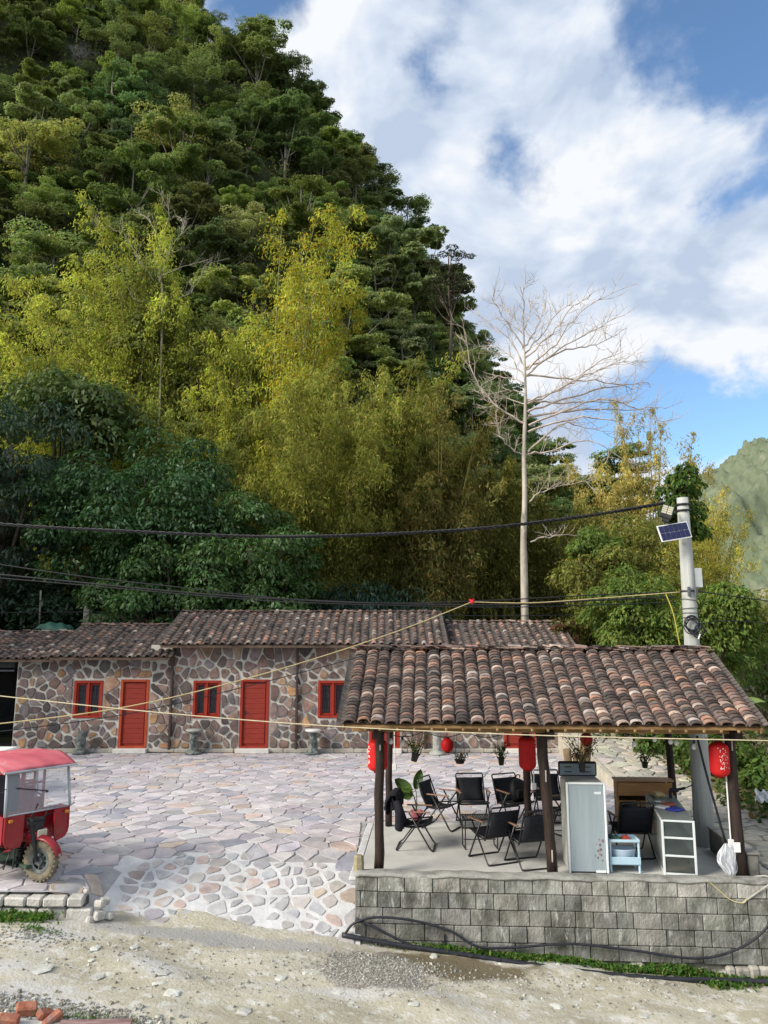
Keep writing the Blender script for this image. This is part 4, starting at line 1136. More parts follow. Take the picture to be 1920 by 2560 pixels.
def foot_at(px, Y):
    d = ray(px, 1500); x = d[0] / d[1] * Y; return (x, Y, hillz(x, Y) - .2)
bamboo('bamboo_clump', foot_at(800, 32.5), 48, 18.0, 4.4, 680, OL, 'broad arching olive bamboo clump in the middle behind the roof', 401, lean=(.5, -1.0), palt=.16, droop=.8, plume=.72)
bamboo('bamboo_clump', foot_at(960, 34.5), 46, 19.5, 3.6, 660, OL, 'tall olive bamboo clump left of the bare tree', 402, lean=(.4, -.6), palt=.2)
bamboo('bamboo_clump', foot_at(1090, 33.5), 36, 16.5, 2.8, 600, (.23, .22, .08), 'brownish bamboo clump just left of the bare trunk', 403, palt=.3, alt=(.34, .25, .08))
bamboo('bamboo_clump', foot_at(690, 37.0), 30, 30.5, 2.2, 680, YG, 'tall golden bamboo leaning right in front of the dark hill', 404, lean=(1.9, 0), palt=.32, alt=(.46, .33, .04), plume=.85)
bamboo('bamboo_clump', foot_at(560, 38.0), 30, 24.5, 2.2, 640, YG, 'tall yellow green bamboo clump above the dark tree', 405, lean=(-.3, 0), palt=.2)
bamboo('bamboo_clump', foot_at(330, 38.5), 34, 31.5, 2.4, 720, (.45, .48, .10), 'tallest yellow bamboo plume left of the pale branched tree', 406, lean=(-.9, -.4), palt=.22, plume=.85)
bamboo('bamboo_clump', foot_at(170, 38.0), 32, 27.0, 3.4, 720, (.46, .475, .10), 'yellow bamboo clump bowing out to the left', 407, lean=(-2.4, -.4), palt=.25, plume=.85)
bamboo('bamboo_clump', foot_at(470, 35.0), 30, 17.0, 2.6, 560, (.23, .26, .075), 'dense olive bamboo clump over the crown of the dark tree', 408, palt=.2)
bamboo('bamboo_clump', foot_at(1230, 36.0), 30, 14.5, 2.6, 560, (.20, .19, .055), 'darker bamboo clump behind the bare trunk', 409, palt=.2)
bamboo('bamboo_clump', foot_at(1400, 37.0), 30, 10.8, 2.6, 520, (.18, .18, .055), 'low dim bamboo clump right of the bare trunk', 410, palt=.2)
bamboo('bamboo_clump', foot_at(640, 33.0), 28, 14.0, 2.2, 540, (.21, .215, .055), 'bamboo clump with many upright stems right of the dark tree', 411, palt=.25)
GOLD = (.56, .48, .18)
bamboo('bamboo_clump', foot_at(1520, 40.0), 26, 15.5, 2.0, 420, GOLD, 'airy golden bamboo right of the bare tree', 420, palt=.35, alt=(.5, .36, .12), leaf=.18, tmin=.2, group='golden bamboos on the right')
bamboo('bamboo_clump', foot_at(1625, 41.0), 14, 19.0, .9, 360, GOLD, 'tallest feathery golden bamboo right of the bare tree', 421, palt=.35, alt=(.5, .36, .12), leaf=.20, tmin=.2, plume=.45, group='golden bamboos on the right')
bamboo('bamboo_clump', foot_at(1725, 40.0), 18, 16.0, 1.3, 420, (.52, .45, .12), 'golden bamboo directly above the utility pole', 422, lean=(.5, 0), palt=.3, alt=(.5, .34, .1), leaf=.18, tmin=.2, plume=.5, group='golden bamboos on the right')
bamboo('bamboo_clump', foot_at(1765, 38.0), 18, 12.0, 1.4, 380, (.50, .44, .10), 'golden bamboo arching to the right of the pole', 423, lean=(.7, 0), palt=.3, leaf=.18, tmin=.15, group='golden bamboos on the right')
bamboo('bamboo_clump', foot_at(1660, 36.0), 30, 9.5, 2.2, 480, (.46, .41, .08), 'low yellow bamboo behind the solar panel', 424, palt=.3, leaf=.18, tmin=.1, group='golden bamboos on the right')

# ---- the bare kapok tree and other bare trees
def bare_tree(loc, limbs, Y, label, seed, m, r_trunk, trunk_px, twig=1.0, name='bare_tree', depth=1.0, sub=(8, 15), tw=(2, 5), branchlets=True, mb_=None):
    rg = np.random.default_rng(seed); t = empty(name, loc, 0, label, 'tree'); o = Vector(loc)
    tr = MB(); P = [at(x, y, Y) - o for x, y in trunk_px]; P[0].z = -.4
    n = len(P); tr.tube(smoothpts(P, 4), [q * (1 + rg.normal(0, .035)) for q in np.linspace(r_trunk, r_trunk * .16, 4 * (n - 1) + 1)], 9)
    tr.build('trunk', m, t, True)
    br = MB()
    def curve(p0, d, L, r, k=6, lift=.25):
        pts = [p0.copy()]; dd = d.normalized()
        for i in range(k):
            dd = (dd + Vector((rg.normal(0, .10), rg.normal(0, .10), rg.normal(0, .06) + lift / k))).normalized(); pts.append(pts[-1] + dd * L / k)
        br.tube(pts, list(np.linspace(r, max(r * .35, .004), k + 1)), 4, cap=False); return pts, dd
    def twigs(pts, r, L, lvl):
        for i in range(1, len(pts)):
            if lvl == 1: cnt = 2 if rg.random() < .35 else 1
            else: cnt = 1 if rg.random() < .7 else 0
            for _ in range(cnt):
                d = (pts[i] - pts[i - 1]).normalized(); side = Vector((rg.normal(0, 1), rg.normal(0, .8) * depth, rg.normal(.35, .55)))
                dd = (d * rg.uniform(.5, 1.1) + side.normalized() * .85).normalized()
                q, e = curve(pts[i] + (pts[i - 1] - pts[i]) * rg.random(), dd, L * rg.uniform(.5, 1.25), r, 5)
                if lvl == 1 and branchlets: twigs(q[1:], r * .6, L * .42, 2)
    for limb in limbs:
        pts = []; yy = 0.0; dirn = rg.uniform(-1.5, 1.5) * depth
        for i, (x, y) in enumerate(limb):
            p = at(x, y, Y) - o; p.y += dirn * (i / max(1, len(limb) - 1)); pts.append(p)
        cp = smoothpts(pts, 5); L = sum((cp[i + 1] - cp[i]).length for i in range(len(cp) - 1))
        cp = [p + Vector((rg.normal(0, .03), rg.normal(0, .05), rg.normal(0, .03))) if 0 < i else p for i, p in enumerate(cp)]
        r0 = min(r_trunk * .34, .012 + .0075 * L); br.tube(cp, list(np.linspace(r0, .007, len(cp))), 5)
        twigs(cp[2:], .0115, (.50 + .12 * L) * twig, 1)
    br.build('branches', mb_ or m, t)
    return t
m_kapok = mat('kapok_bark', (.34, .30, .245), (.52, .47, .39), 4, stretch=(1, 1, .4), bump=.4, c3=(.22, .20, .165), scale3=3.2, lo3=.52, hi3=.64)
KY = 29.0
kb = at(1309, 1560, KY)
kapok = bare_tree((kb.x, KY, .2), [
    [(1319, 1136), (1382, 1124), (1474, 1100), (1585, 1163)], [(1320, 1129), (1401, 1061), (1450, 1062), (1540, 1090)], [(1322, 1064), (1430, 1018), (1502, 996), (1600, 1020), (1671, 1056)],
    [(1319, 1004), (1382, 980), (1445, 946), (1530, 915), (1600, 905)], [(1318, 1000), (1400, 1000), (1500, 990), (1613, 985)], [(1310, 1059), (1232, 1008), (1180, 941), (1160, 830)],
    [(1305, 1136), (1252, 1105), (1233, 1047)], [(1313, 915), (1271, 840), (1199, 785)], [(1311, 868), (1334, 830), (1362, 780), (1380, 725)], [(1308, 800), (1303, 760), (1300, 735)],
    [(1313, 925), (1372, 880), (1440, 800), (1517, 755)], [(1315, 920), (1420, 869), (1500, 850), (1560, 815)], [(1326, 1355), (1390, 1338), (1478, 1336)], [(1324, 1254), (1350, 1232), (1410, 1211), (1478, 1206)],
    [(1313, 960), (1250, 930), (1200, 960)], [(1313, 985), (1270, 970), (1215, 985)], [(1312, 945), (1285, 890), (1240, 850), (1190, 845)], [(1311, 885), (1350, 840), (1400, 770), (1440, 740)], [(1315, 940), (1420, 940), (1540, 950), (1620, 960)],
    [(1312, 880), (1280, 830), (1245, 790), (1228, 755)], [(1310, 845), (1295, 800), (1275, 765), (1264, 738)], [(1309, 825), (1328, 780), (1338, 728)], [(1312, 895), (1380, 835), (1420, 780), (1470, 748)], [(1314, 940), (1400, 870), (1480, 825), (1545, 785)],
    [(1318, 1010), (1420, 960), (1500, 900), (1565, 868)], [(1319, 1030), (1440, 985), (1560, 950), (1650, 935)], [(1320, 1040), (1450, 1020), (1580, 1010), (1695, 1000)], [(1320, 1080), (1430, 1050), (1540, 1060), (1625, 1085)], [(1312, 1010), (1260, 985), (1225, 1000)], [(1312, 1060), (1275, 1040), (1240, 1060)]],
    KY, 'tall bare pale tree with wide spreading leafless branches', 501, m_kapok, .16, [(1308, 1575), (1311, 1460), (1309, 1350), (1312, 1240), (1310, 1130), (1314, 1010), (1312, 910), (1308, 800)], twig=1.0, mb_=mat('kapok_twig', (.40, .325, .275), (.56, .48, .41), 4, bump=0))
m_pale = mat('pale_bark', (.42, .38, .28), (.58, .53, .42), 4, bump=.3)
gb = at(395, 900, 37.5)
bare_tree((gb.x, 37.5, 2.0), [[(395, 720), (350, 650), (310, 600), (260, 600)], [(400, 700), (420, 620), (450, 560), (440, 520)], [(395, 760), (330, 740), (300, 680)], [(400, 690), (470, 650), (540, 630)], [(398, 640), (380, 560), (330, 520)], [(405, 760), (470, 720), (500, 640)], [(400, 600), (430, 540), (400, 505)]],
          37.5, 'leafless pale branched tree among the yellow bamboo', 502, m_pale, .075, [(415, 900), (405, 800), (398, 700), (402, 600)], twig=.8)
# round off: the pale green leafy tree beside it, and a thin twisted tree on the hill's shoulder
evergreen('leafy_tree', (gb.x - 1.6, 39.0, 2.0), 40, 3.6, 2.0, 4.6, 16.8, 1.15, 260, .27, (.22, .24, .08), 'pale leafy tree around the leafless branches on the left', 505, 16, tr=.2, m=m_leaf, droop=.4, alt=(.2, .2, .08), palt=.25, tmat=m_pale)
evergreen('leafy_tree', (gb.x + 3.4, 39.5, 2.0), 34, 3.0, 2.0, 4.4, 14.5, 1.1, 250, .27, (.21, .23, .08), 'pale leafy tree between the two golden bamboos', 506, 14, tr=.2, m=m_leaf, droop=.4, alt=(.2, .19, .08), palt=.25, tmat=m_pale)
evergreen('leafy_tree', (-.4, 40.5, 2.1), 26, 3.0, 2.0, 2.6, 12.0, 1.0, 190, .27, (.17, .18, .075), 'thin grey green tree right of the leaning golden bamboo', 507, 12, tr=.15, m=m_leaf, droop=.4, tmat=m_pale, nl=18)
sh_ = at(1130, 800, 60)
evergreen('shoulder_tree', (sh_.x, 60, sh_.z - 4), 30, 2.3, 1.6, 3.6, 7.4, .55, 120, .2, (.05, .055, .035), 'dark feathery tree standing out from the hill against the sky', 508, 10, tr=.16, m=m_leaf, droop=.2, flat=.35, nl=22)

# ---- trees and plants on the right
GR = (.14, .20, .055)
evergreen('leafy_tree', at(1590, 1640, 21.5) - Vector((0, 0, 2.6)), 30, 1.35, 1.2, 1.5, 3.5, .5, 360, .135, GR, 'bright green tree left of the utility pole', 601, 3.4, tr=.12, aspect=.45, m=m_leaf, droop=.6, alt=(.17, .21, .05), palt=.25, inner=.35)
evergreen('leafy_tree', at(1500, 1390, 25) - Vector((0, 0, 4.5)), 14, .75, .6, .75, 4.5, .42, 340, .13, (.15, .215, .06), 'small green tree crown right of the bare trunk', 602, 4.5, tr=.1, aspect=.45, m=m_leaf, droop=.6)
evergreen('leafy_tree', at(1790, 1600, 18.0) - Vector((0, 0, 2.2)), 30, .72, .7, 1.7, 2.6, .40, 340, .13, GR, 'green leafy tree just right of the utility pole', 603, 3.2, tr=.08, aspect=.45, m=m_leaf, droop=.8, alt=(.17, .22, .05), palt=.3)
evergreen('leafy_tree', at(1560, 1480, 24.5) - Vector((0, 0, 3.2)), 30, 2.4, 1.6, 1.9, 3.4, .65, 380, .14, (.19, .20, .06), 'yellowish green tree behind the pavilion ridge', 604, 3.6, tr=.14, m=m_leaf, droop=.5, alt=(.2, .2, .05), palt=.3)
evergreen('leafy_tree', at(1870, 1560, 26) - Vector((0, 0, 2.6)), 26, 2.2, 1.5, 1.5, 2.2, .65, 360, .15, (.22, .22, .07), 'yellow green shrub at the right edge above the path', 605, 2.4, tr=.1, m=m_leaf, droop=.5, cat='bush')
vine = evergreen('climbing_vine', (5.32, 13.35, 5.05), 30, .34, .26, .75, .50, .17, 130, .11, (.085, .145, .042), 'leafy green vine covering the top of the utility pole', 606, .8, tr=.03, m=m_leaf, droop=.7, alt=(.12, .17, .04), palt=.2, cat='vine')
SHR = [((6.9, 22.5), 1.2, .9, 'dense green shrub at the top of the path'), ((7.4, 20.3), 1.0, .9, 'green shrub leaning over the path behind the rear post'), ((7.6, 18.2), .9, .7, 'low green shrub beside the path near the grey pole'),
       ((8.1, 16.0), .8, .55, 'leafy weeds on the bank right of the pavilion'), ((7.7, 13.9), .55, .42, 'low green weeds beside the front of the path'), ((9.6, 19.5), 1.6, 2.2, 'tall dark shrub at the right edge behind the path'), ((6.3, 26.2), 1.6, 2.0, 'green bush behind the right end of the house'),
       ((8.9, 22.5), 1.8, 2.4, 'broad green bush beyond the path')]
for i, ((x, y), r, h, lab) in enumerate(SHR):
    evergreen('shrub', (x, y, bankz(x, y) - .05), 22, r, r * .8, h * .55, h * .5, .32 * r ** .5, 150, .15, (.10, .16, .045), lab, 620 + i, h * .6, tr=.04, m=m_leaf, droop=.5, alt=(.12, .16, .045), palt=.25, cat='shrub', zmin=-.9)
# banana plant with hanging dry leaves
bn = empty('banana_plant', (7.35, 14.6, bankz(7.35, 14.6)), 0, 'banana plant with hanging brown dry leaves right of the pavilion', 'plant')
MB().tube([(0, 0, -.1), (.03, 0, .8), (.0, .05, 1.7)], [.11, .095, .07], 9).build('stem', mat('banana_stem', (.16, .13, .05), (.26, .22, .10), 6, stretch=(1, 1, .3)), bn, True)
rbn = np.random.default_rng(640)
def blade(mb, base, d, L, w, arch, nseg=8):
    d = Vector(d).normalized(); s = d.cross(Vector((0, 0, 1))); s = s.normalized() if s.length > .01 else Vector((1, 0, 0))
    def f(u, v):
        t = v; c = Vector(base) + d * L * t + Vector((0, 0, arch * L * (t - 1.55 * t * t)))
        return c + s * (u - .5) * w * (math.sin(math.pi * min(1, t * .92 + .08)) ** .6) + Vector((0, 0, .12 * w * abs(2 * u - 1)))
    mb.grid(f, 4, nseg)
for k in range(7):
    a = rbn.uniform(0, 6.28); mb = MB(); blade(mb, (0, .05, 1.65), (math.cos(a), math.sin(a), .6), rbn.uniform(.8, 1.3), .3, .55)
    mb.build('leaf', mat('banana_leaf', (.08, .14, .03), (.16, .22, .05), 4, rough=.45, bump=.1), bn, True)
for k in range(12):
    a = rbn.uniform(0, 6.28); mb = MB(); z = rbn.uniform(.9, 1.5)
    blade(mb, (0.05 * math.cos(a), .05 * math.sin(a), z), (math.cos(a) * .35, math.sin(a) * .35, -1), rbn.uniform(.5, .9), .11, .12)
    mb.build('dry_leaf', mat('dry_leaf', (.20, .135, .07), (.36, .27, .16), 7, bump=.3), bn, True)
# dry red-leaved weeds behind the ridge
evergreen('dry_weed', at(1420, 1590, 24.5) - Vector((0, 0, .9)), 14, .45, .4, .7, .9, .2, 90, .13, (.14, .075, .05), 'reddish dry weed tuft behind the right end of the tiled roof', 650, 1.0, tr=.03, m=m_leaf, cat='weed', alt=(.16, .2, .05), palt=.4)
lt = at(1545, 1625, 22.5)
tag(MB().tube(smoothpts([lt - Vector((.25, 0, 2.9)), lt - Vector((.1, 0, .2)), lt + Vector((-.06, 0, .35)), lt + Vector((.22, .1, .75))], 5), [.12] * 6 + [.11] * 5 + [.09] * 5, 8).build('leaning_trunk', m_pale, None, True), 'pale bare leaning tree trunk behind the pavilion ridge', 'tree trunk')

# grass and weeds along the foot of the wall
rgw = np.random.default_rng(700); Pg, Sz = [], []
for (px, py, n, sx, sy, s) in ((1130, 2365, 900, .55, .07, .07), (1260, 2372, 1100, .5, .09, .08), (1420, 2385, 1200, .55, .09, .09), (1600, 2400, 1100, .4, .10, .09), (1640, 2385, 500, .16, .10, .13), (1790, 2440, 900, .3, .07, .10), (1000, 2350, 300, .3, .05, .05), (1900, 2420, 400, .2, .05, .09), (1820, 2460, 500, .2, .06, .1),
                               (50, 2295, 700, .22, .10, .11), (95, 2325, 250, .2, .06, .06), (300, 2545, 250, .5, .06, .05), (250, 2545, 200, .3, .04, .06)):
    c = on(px, py, zroad(on(px, py, -.8).x)); m_ = rgw.normal(0, 1, (n, 2)) * np.array([sx, sy])
    for dx, dy in m_:
        x, y = c.x + dx, c.y + dy
        if rgw.random() < .35 * (math.sin(x * 5.1) * math.sin(x * 2.3 + 1) > .1) + .15: continue
        if y > 11.5 - .0594 * (x + .08) - .36 and x > -.6: y = 11.5 - .0594 * (x + .08) - .36 - abs(rgw.normal(0, .06))
        Pg.append((x, y, road_rel(x, y) + rgw.uniform(0, s * .8))); Sz.append(s * rgw.uniform(.35, 1.0))
Pg = np.array(Pg); Sz = np.array(Sz)
V, Q = leaf_quads(Pg, rgw.normal(0, .6, Pg.shape) + np.array([0, -.6, .5]), Sz, .35, rgw, rgw.normal(0, .7, Pg.shape) + np.array([0, 0, 1.0]))
tag(link('weeds', np_mesh('weeds', V, Q, m_leaf, False, vary(len(Pg), (.07, .15, .03), rgw, .35, .12, (.17, .2, .06), .2))), 'low green weeds growing along the foot of the wall', 'weeds', kind='stuff')
# weeds on the bank
nb_ = 7000; X = rgw.uniform(6.75, 10.5, nb_); Yb = rgw.uniform(11.3, 25, nb_); k = rgw.random(nb_) < np.clip((X - 6.55) * 1.1 * (Yb > 13.5) + .25 * (Yb <= 13.5), .03, 1); X, Yb = X[k], Yb[k]
Pg = np.stack([X, Yb, np.array([bankz(a, b) for a, b in zip(X, Yb)]) + rgw.uniform(.0, .2, len(X))], 1)
V, Q = leaf_quads(Pg, rgw.normal(0, .6, Pg.shape) + np.array([0, -.5, .6]), .17 * rgw.uniform(.5, 1.4, len(Pg)), .4, rgw)
tag(link('bank_weeds', np_mesh('bank_weeds', V, Q, m_leaf, False, vary(len(Pg), (.06, .105, .028), rgw, .35, .12, (.16, .15, .06), .2))), 'leafy ground cover on the bank right of the path', 'ground cover', kind='stuff')
# brush between house and hill
nb_ = 26000; X = rgw.uniform(-24, 24, nb_); Yb = rgw.uniform(27.2, 42, nb_)
Pg = np.stack([X, Yb, np.array([hillz(a, b) for a, b in zip(X, Yb)]) + rgw.uniform(0, 1.6, nb_) ** 1.3], 1)
V, Q = leaf_quads(Pg, rgw.normal(0, .6, Pg.shape) + np.array([0, -.5, .6]), .30 * rgw.uniform(.5, 1.4, len(Pg)), .45, rgw)
tag(link('brush', np_mesh('brush', V, Q, m_leaf, False, vary(len(Pg), (.045, .07, .022), rgw, .35, .12, (.10, .10, .04), .2))), 'dim tangled brush between the house and the hill', 'brush', kind='stuff')

# ================================================================ THINGS UNDER THE PAVILION
m_fab = mat('black_mesh_fabric', (.010, .011, .016), (.020, .022, .030), 30, rough=.75, bump=.1)
m_tub = mat('black_tube', (.010, .010, .011), (.018, .018, .02), 8, rough=.35, bump=0, spec=.5)
m_arm = mat('armrest_wood', (.22, .12, .08), (.32, .19, .13), 8, stretch=(1, 5, 5), rough=.5)
def make_chair(name='folding_chair'):
    t = empty(name)                                 # faces -Y
    w = .25
    seat = MB(); seat.grid(lambda u, v: Vector(((u - .5) * 2 * (w - .012), -.23 + .43 * v, .405 - .035 * math.sin(math.pi * v) - .045 * v)), 4, 8); seat.build('seat', m_fab, t, True, solid=.012)
    back = MB(); back.grid(lambda u, v: Vector(((u - .5) * 2 * (w - .012), .205 + .155 * v + .03 * math.sin(math.pi * v), .37 + .385 * v)), 4, 8); back.build('backrest', m_fab, t, True, solid=.012)
    MB().tube([(-w, .185, .33), (-w, .375, .80), (-w + .015, .383, .82), (w - .015, .383, .82), (w, .375, .80), (w, .185, .33)], .0135, 6).build('back_frame', m_tub, t, True)
    MB().tube([(-w, .20, .365), (-w, -.235, .415), (w, -.235, .415), (w, .20, .365), (-w, .20, .365)], .0125, 6).build('seat_frame', m_tub, t, True)
    def loop(y0, z0, y1): 
        e = .03
        return [(-w - .015, y0, z0), (-w - .015, y1 + (y0 - y1) * .12, .05), (-w - .015, y1 + (y0 - y1) * .03, .016), (-w + e, y1, .011), (w - e, y1, .011), (w + .015, y1 + (y0 - y1) * .03, .016), (w + .015, y1 + (y0 - y1) * .12, .05), (w + .015, y0, z0)]
    MB().tube(loop(.10, .575, -.27), .0135, 6).build('leg_loop', m_tub, t, True)
    MB().tube(loop(-.16, .575, .31), .0135, 6).build('leg_loop', m_tub, t, True)
    for s in (-1, 1): MB().box((s * (w + .015), -.02, .587), (.045, .42, .018), .006).build('armrest', m_arm, t)
    return t
proto = make_chair()
CH = [(1043, 2118, 82, 'black folding chair with a dark jacket over its back'), (1108, 2068, 62, 'black folding chair in side view beside the potted plant'), (1184, 2062, 4, 'black folding chair facing front, behind the mesh table'),
      (1290, 2062, 24, 'black folding chair holding the black rucksack'), (1378, 2050, 3, 'black folding chair behind the middle front post'), (1232, 2148, 205, 'black folding chair seen from behind, nearest the wall'),
      (1322, 2160, 198, 'black folding chair seen from behind, touching the middle post'), (1578, 2135, 182, 'black folding chair behind the pale blue trolley'), (1430, 2085, 300, 'black folding chair hidden between the middle post and the freezer')]
chairs = []
for i, (px, py, ang, lab) in enumerate(CH):
    c = proto if i == 0 else copy_tree(proto)
    p = on(px, py, 0.002); c.location = p; c.rotation_euler = (0, 0, R(ang))
    c.scale = (1.0, 1.0, 1.0)
    tag(c, lab, 'chair', 'black folding chairs under the pavilion'); chairs.append(c)
# folding mesh tables
def make_table(px, py, lab, w=.55, d=.36, h=.46, rz=0.0):
    t = empty('folding_table', on(px, py, 0.002), rz, lab, 'table', 'black folding tables')
    MB().tube([(-w / 2, -d / 2, h), (w / 2, -d / 2, h), (w / 2, d / 2, h), (-w / 2, d / 2, h), (-w / 2, -d / 2, h)], .010, 6).build('frame', m_tub, t)
    for k in range(14):
        MB().box((-w / 2 + (k + .5) * w / 14, 0, h + .002), (w / 14 - .012, d - .02, .008)).build('slat', m_tub, t)
    for s in (-1, 1):
        MB().tube([(s * (w / 2 - .02), -d / 2 + .01, h - .01), (s * (w / 2 - .02), -d / 2 + .03, .008), (s * (w / 2 - .02), d / 2 - .03, .008), (s * (w / 2 - .02), d / 2 - .01, h - .01)], .010, 6).build('leg', m_tub, t)
    MB().tube([(-w / 2 + .02, 0, .12), (w / 2 - .02, 0, .12)], .008, 6).build('brace', m_tub, t)
    return t
make_table(1200, 2118, 'black slatted folding table behind the nearest chair', rz=.05)
make_table(1385, 2095, 'black slatted folding table beside the middle front post', .6, .4, .40, rz=-.1)
# jacket over the first chair's back
jk = MB(); rj = np.random.default_rng(800)
def jacket(u, v):
    a = (v - .5) * 2; s = abs(a); side = 1 if a > 0 else -1
    x = (u - .5) * .60 + .03 * math.sin(v * 9 + u * 4)
    y = side * (.035 + .085 * min(1, s * 1.7)) + .03 * math.sin(u * 17 + v * 7) * s + .06 * (a < 0) * s
    z = .05 - (s ** 1.35) * (.30 + .05 * math.sin(u * 11 + 2) - .10 * (u < .12) - .07 * (u > .9)) + .014 * math.sin(u * 23) * s
    return Vector((x, y, z))
jk.grid(jacket, 34, 36)
jk.tube(smoothpts([(-.22, -.06, -.06), (-.30, -.10, -.22), (-.27, -.09, -.42), (-.26, -.08, -.47)], 5), [.06] * 4 + [.07] * 4 + [.066] * 4 + [.055] * 4, 10)
jk.tube(smoothpts([(.24, .07, -.05), (.33, .10, -.18), (.34, .08, -.30)], 5), [.055] * 5 + [.06] * 6, 10)
ja = jk.build('jacket', mat('black_cloth', (.006, .006, .012), (.014, .014, .022), 9, rough=.85, bump=.5, bscale=30), None, True, solid=.014)
c0 = chairs[0]; M0 = Matrix.Translation(c0.location) @ Matrix.Rotation(R(82), 4, 'Z')
ja.matrix_world = M0 @ Matrix.Translation((0, .345, .79)); tag(ja, 'black jacket draped over the back of the leftmost chair', 'jacket')
# rucksack on chair 4
bg_ = empty('rucksack', chairs[3].location + Vector((.07, .0, .40)), R(20), 'black rucksack sitting on a folding chair', 'bag')
rk_ = MB(); n = 16
V = []
for j in range(10):
    t_ = j / 9; sc_ = math.sin(math.pi * min(1, t_ * .92 + .10)) ** .35
    for k in range(n):
        a = 2 * math.pi * k / n; V.append((.17 * sc_ * abs(math.cos(a)) ** .7 * math.copysign(1, math.cos(a)), .10 * sc_ * abs(math.sin(a)) ** .7 * math.copysign(1, math.sin(a)) + .06 * t_, .40 * t_))
rk_.add(V, [(j * n + k, j * n + (k + 1) % n, (j + 1) * n + (k + 1) % n, (j + 1) * n + k) for j in range(9) for k in range(n)] + [tuple(range(9 * n, 10 * n)), tuple(reversed(range(n)))])
m_bag = mat('bag_nylon', (.007, .007, .009), (.016, .016, .018), 12, rough=.55, bump=.4)
rk_.build('body', m_bag, bg_, True); MB().box((0, -.10, .14), (.22, .06, .18), .025).build('pocket', m_bag, bg_)
MB().tube(smoothpts([(-.04, .03, .39), (-.03, .02, .45), (.03, .02, .45), (.04, .03, .39)], 4), .009, 6).build('handle', m_bag, bg_)
b2 = empty('handbag', chairs[7].location + Vector((.0, .02, .42)), R(10), 'black bag on the chair behind the trolley', 'bag')
V = [(x * (1 - .25 * z / .34), y * (1 - .4 * z / .34), z) for z in (0, .06, .2, .34) for (x, y) in ((-.16, -.08), (0, -.10), (.16, -.08), (.17, 0), (.16, .08), (0, .1), (-.16, .08), (-.17, 0))]
MB().add(V, [(j * 8 + k, j * 8 + (k + 1) % 8, (j + 1) * 8 + (k + 1) % 8, (j + 1) * 8 + k) for j in range(3) for k in range(8)] + [tuple(range(24, 32)), tuple(reversed(range(8)))]).build('body', m_bag, b2, True)
MB().tube(smoothpts([(.1, 0, .3), (.19, 0, .36), (.2, 0, .2), (.15, 0, .1)], 4), .008, 6).build('strap', m_bag, b2)

# upright freezer
def pmat(name, c, c2=None, rough=.4, **k): return mat(name, c, c2 or tuple(min(1, x * 1.12) for x in c), 3, rough=rough, bump=.04, **k)
fz = empty('freezer', PV(2.98, .12), PA, 'pale grey blue upright freezer with white edge trims behind the wall', 'freezer')
m_fz = mat('freezer_paint', (.29, .345, .375), (.36, .415, .44), 2.4, stretch=(5, 1, .35), rough=.42, bump=.08, c3=(.20, .24, .27), scale3=2.2, lo3=.60, hi3=.75)
m_trim = pmat('white_trim', (.74, .78, .78)); m_side = mat('freezer_side', (.34, .36, .33), (.45, .46, .43), 3, rough=.45, c3=(.24, .22, .19), scale3=1.5, lo3=.58, hi3=.72)
MB().box((0, .31, .62), (.54, .56, 1.22), .025).build('body', m_side, fz)
MB().box((0, .018, .615), (.495, .03, 1.18), .006).build('door', m_fz, fz)
for s in (-1, 1): MB().box((s * .266, .012, .62), (.034, .05, 1.23), .012).build('trim', m_trim, fz)
MB().box((0, .012, 1.220), (.495, .05, .030), .008).build('trim', m_trim, fz)
MB().box((.17, -.002, .03), (.14, .018, .03), .004).build('foot_plate', m_trim, fz)
hd = MB().box((0, .60, 1.33), (.575, .05, .22), .02).build('control_panel', m_tub, fz)
MB().box((0, .572, 1.325), (.53, .012, .165), .004).build('panel_face', mat('panel_blue', (.20, .25, .28), (.26, .31, .34), 4, rough=.4), hd)
for s in (-1, 1):
    for z in (1.29, 1.36): MB().box((s * .145, .563, z), (.10, .008, .014), .002).build('vent_slot', m_tub, hd)
MB().box((.165, .0, 1.09), (.10, .006, .035), .002).build('sticker', pmat('sticker_white', (.70, .74, .78)), fz)
stn = MB(); rs_ = np.random.default_rng(810)
for k in range(16):
    x, z, r = .155 + rs_.normal(0, .022), .36 + rs_.normal(0, .07) if k < 11 else .22 + rs_.normal(0, .04), rs_.uniform(.006, .02)
    n = 7; stn.add([(x + r * rs_.uniform(.6, 1.2) * math.cos(6.283 * q / n), .0015, z + r * 1.5 * rs_.uniform(.6, 1.2) * math.sin(6.283 * q / n)) for q in range(n)], [tuple(range(n))])
stn.build('rust_spots', mat('peeling_rust', (.17, .10, .10), (.34, .28, .29), 20, lo=.45, hi=.55), fz)

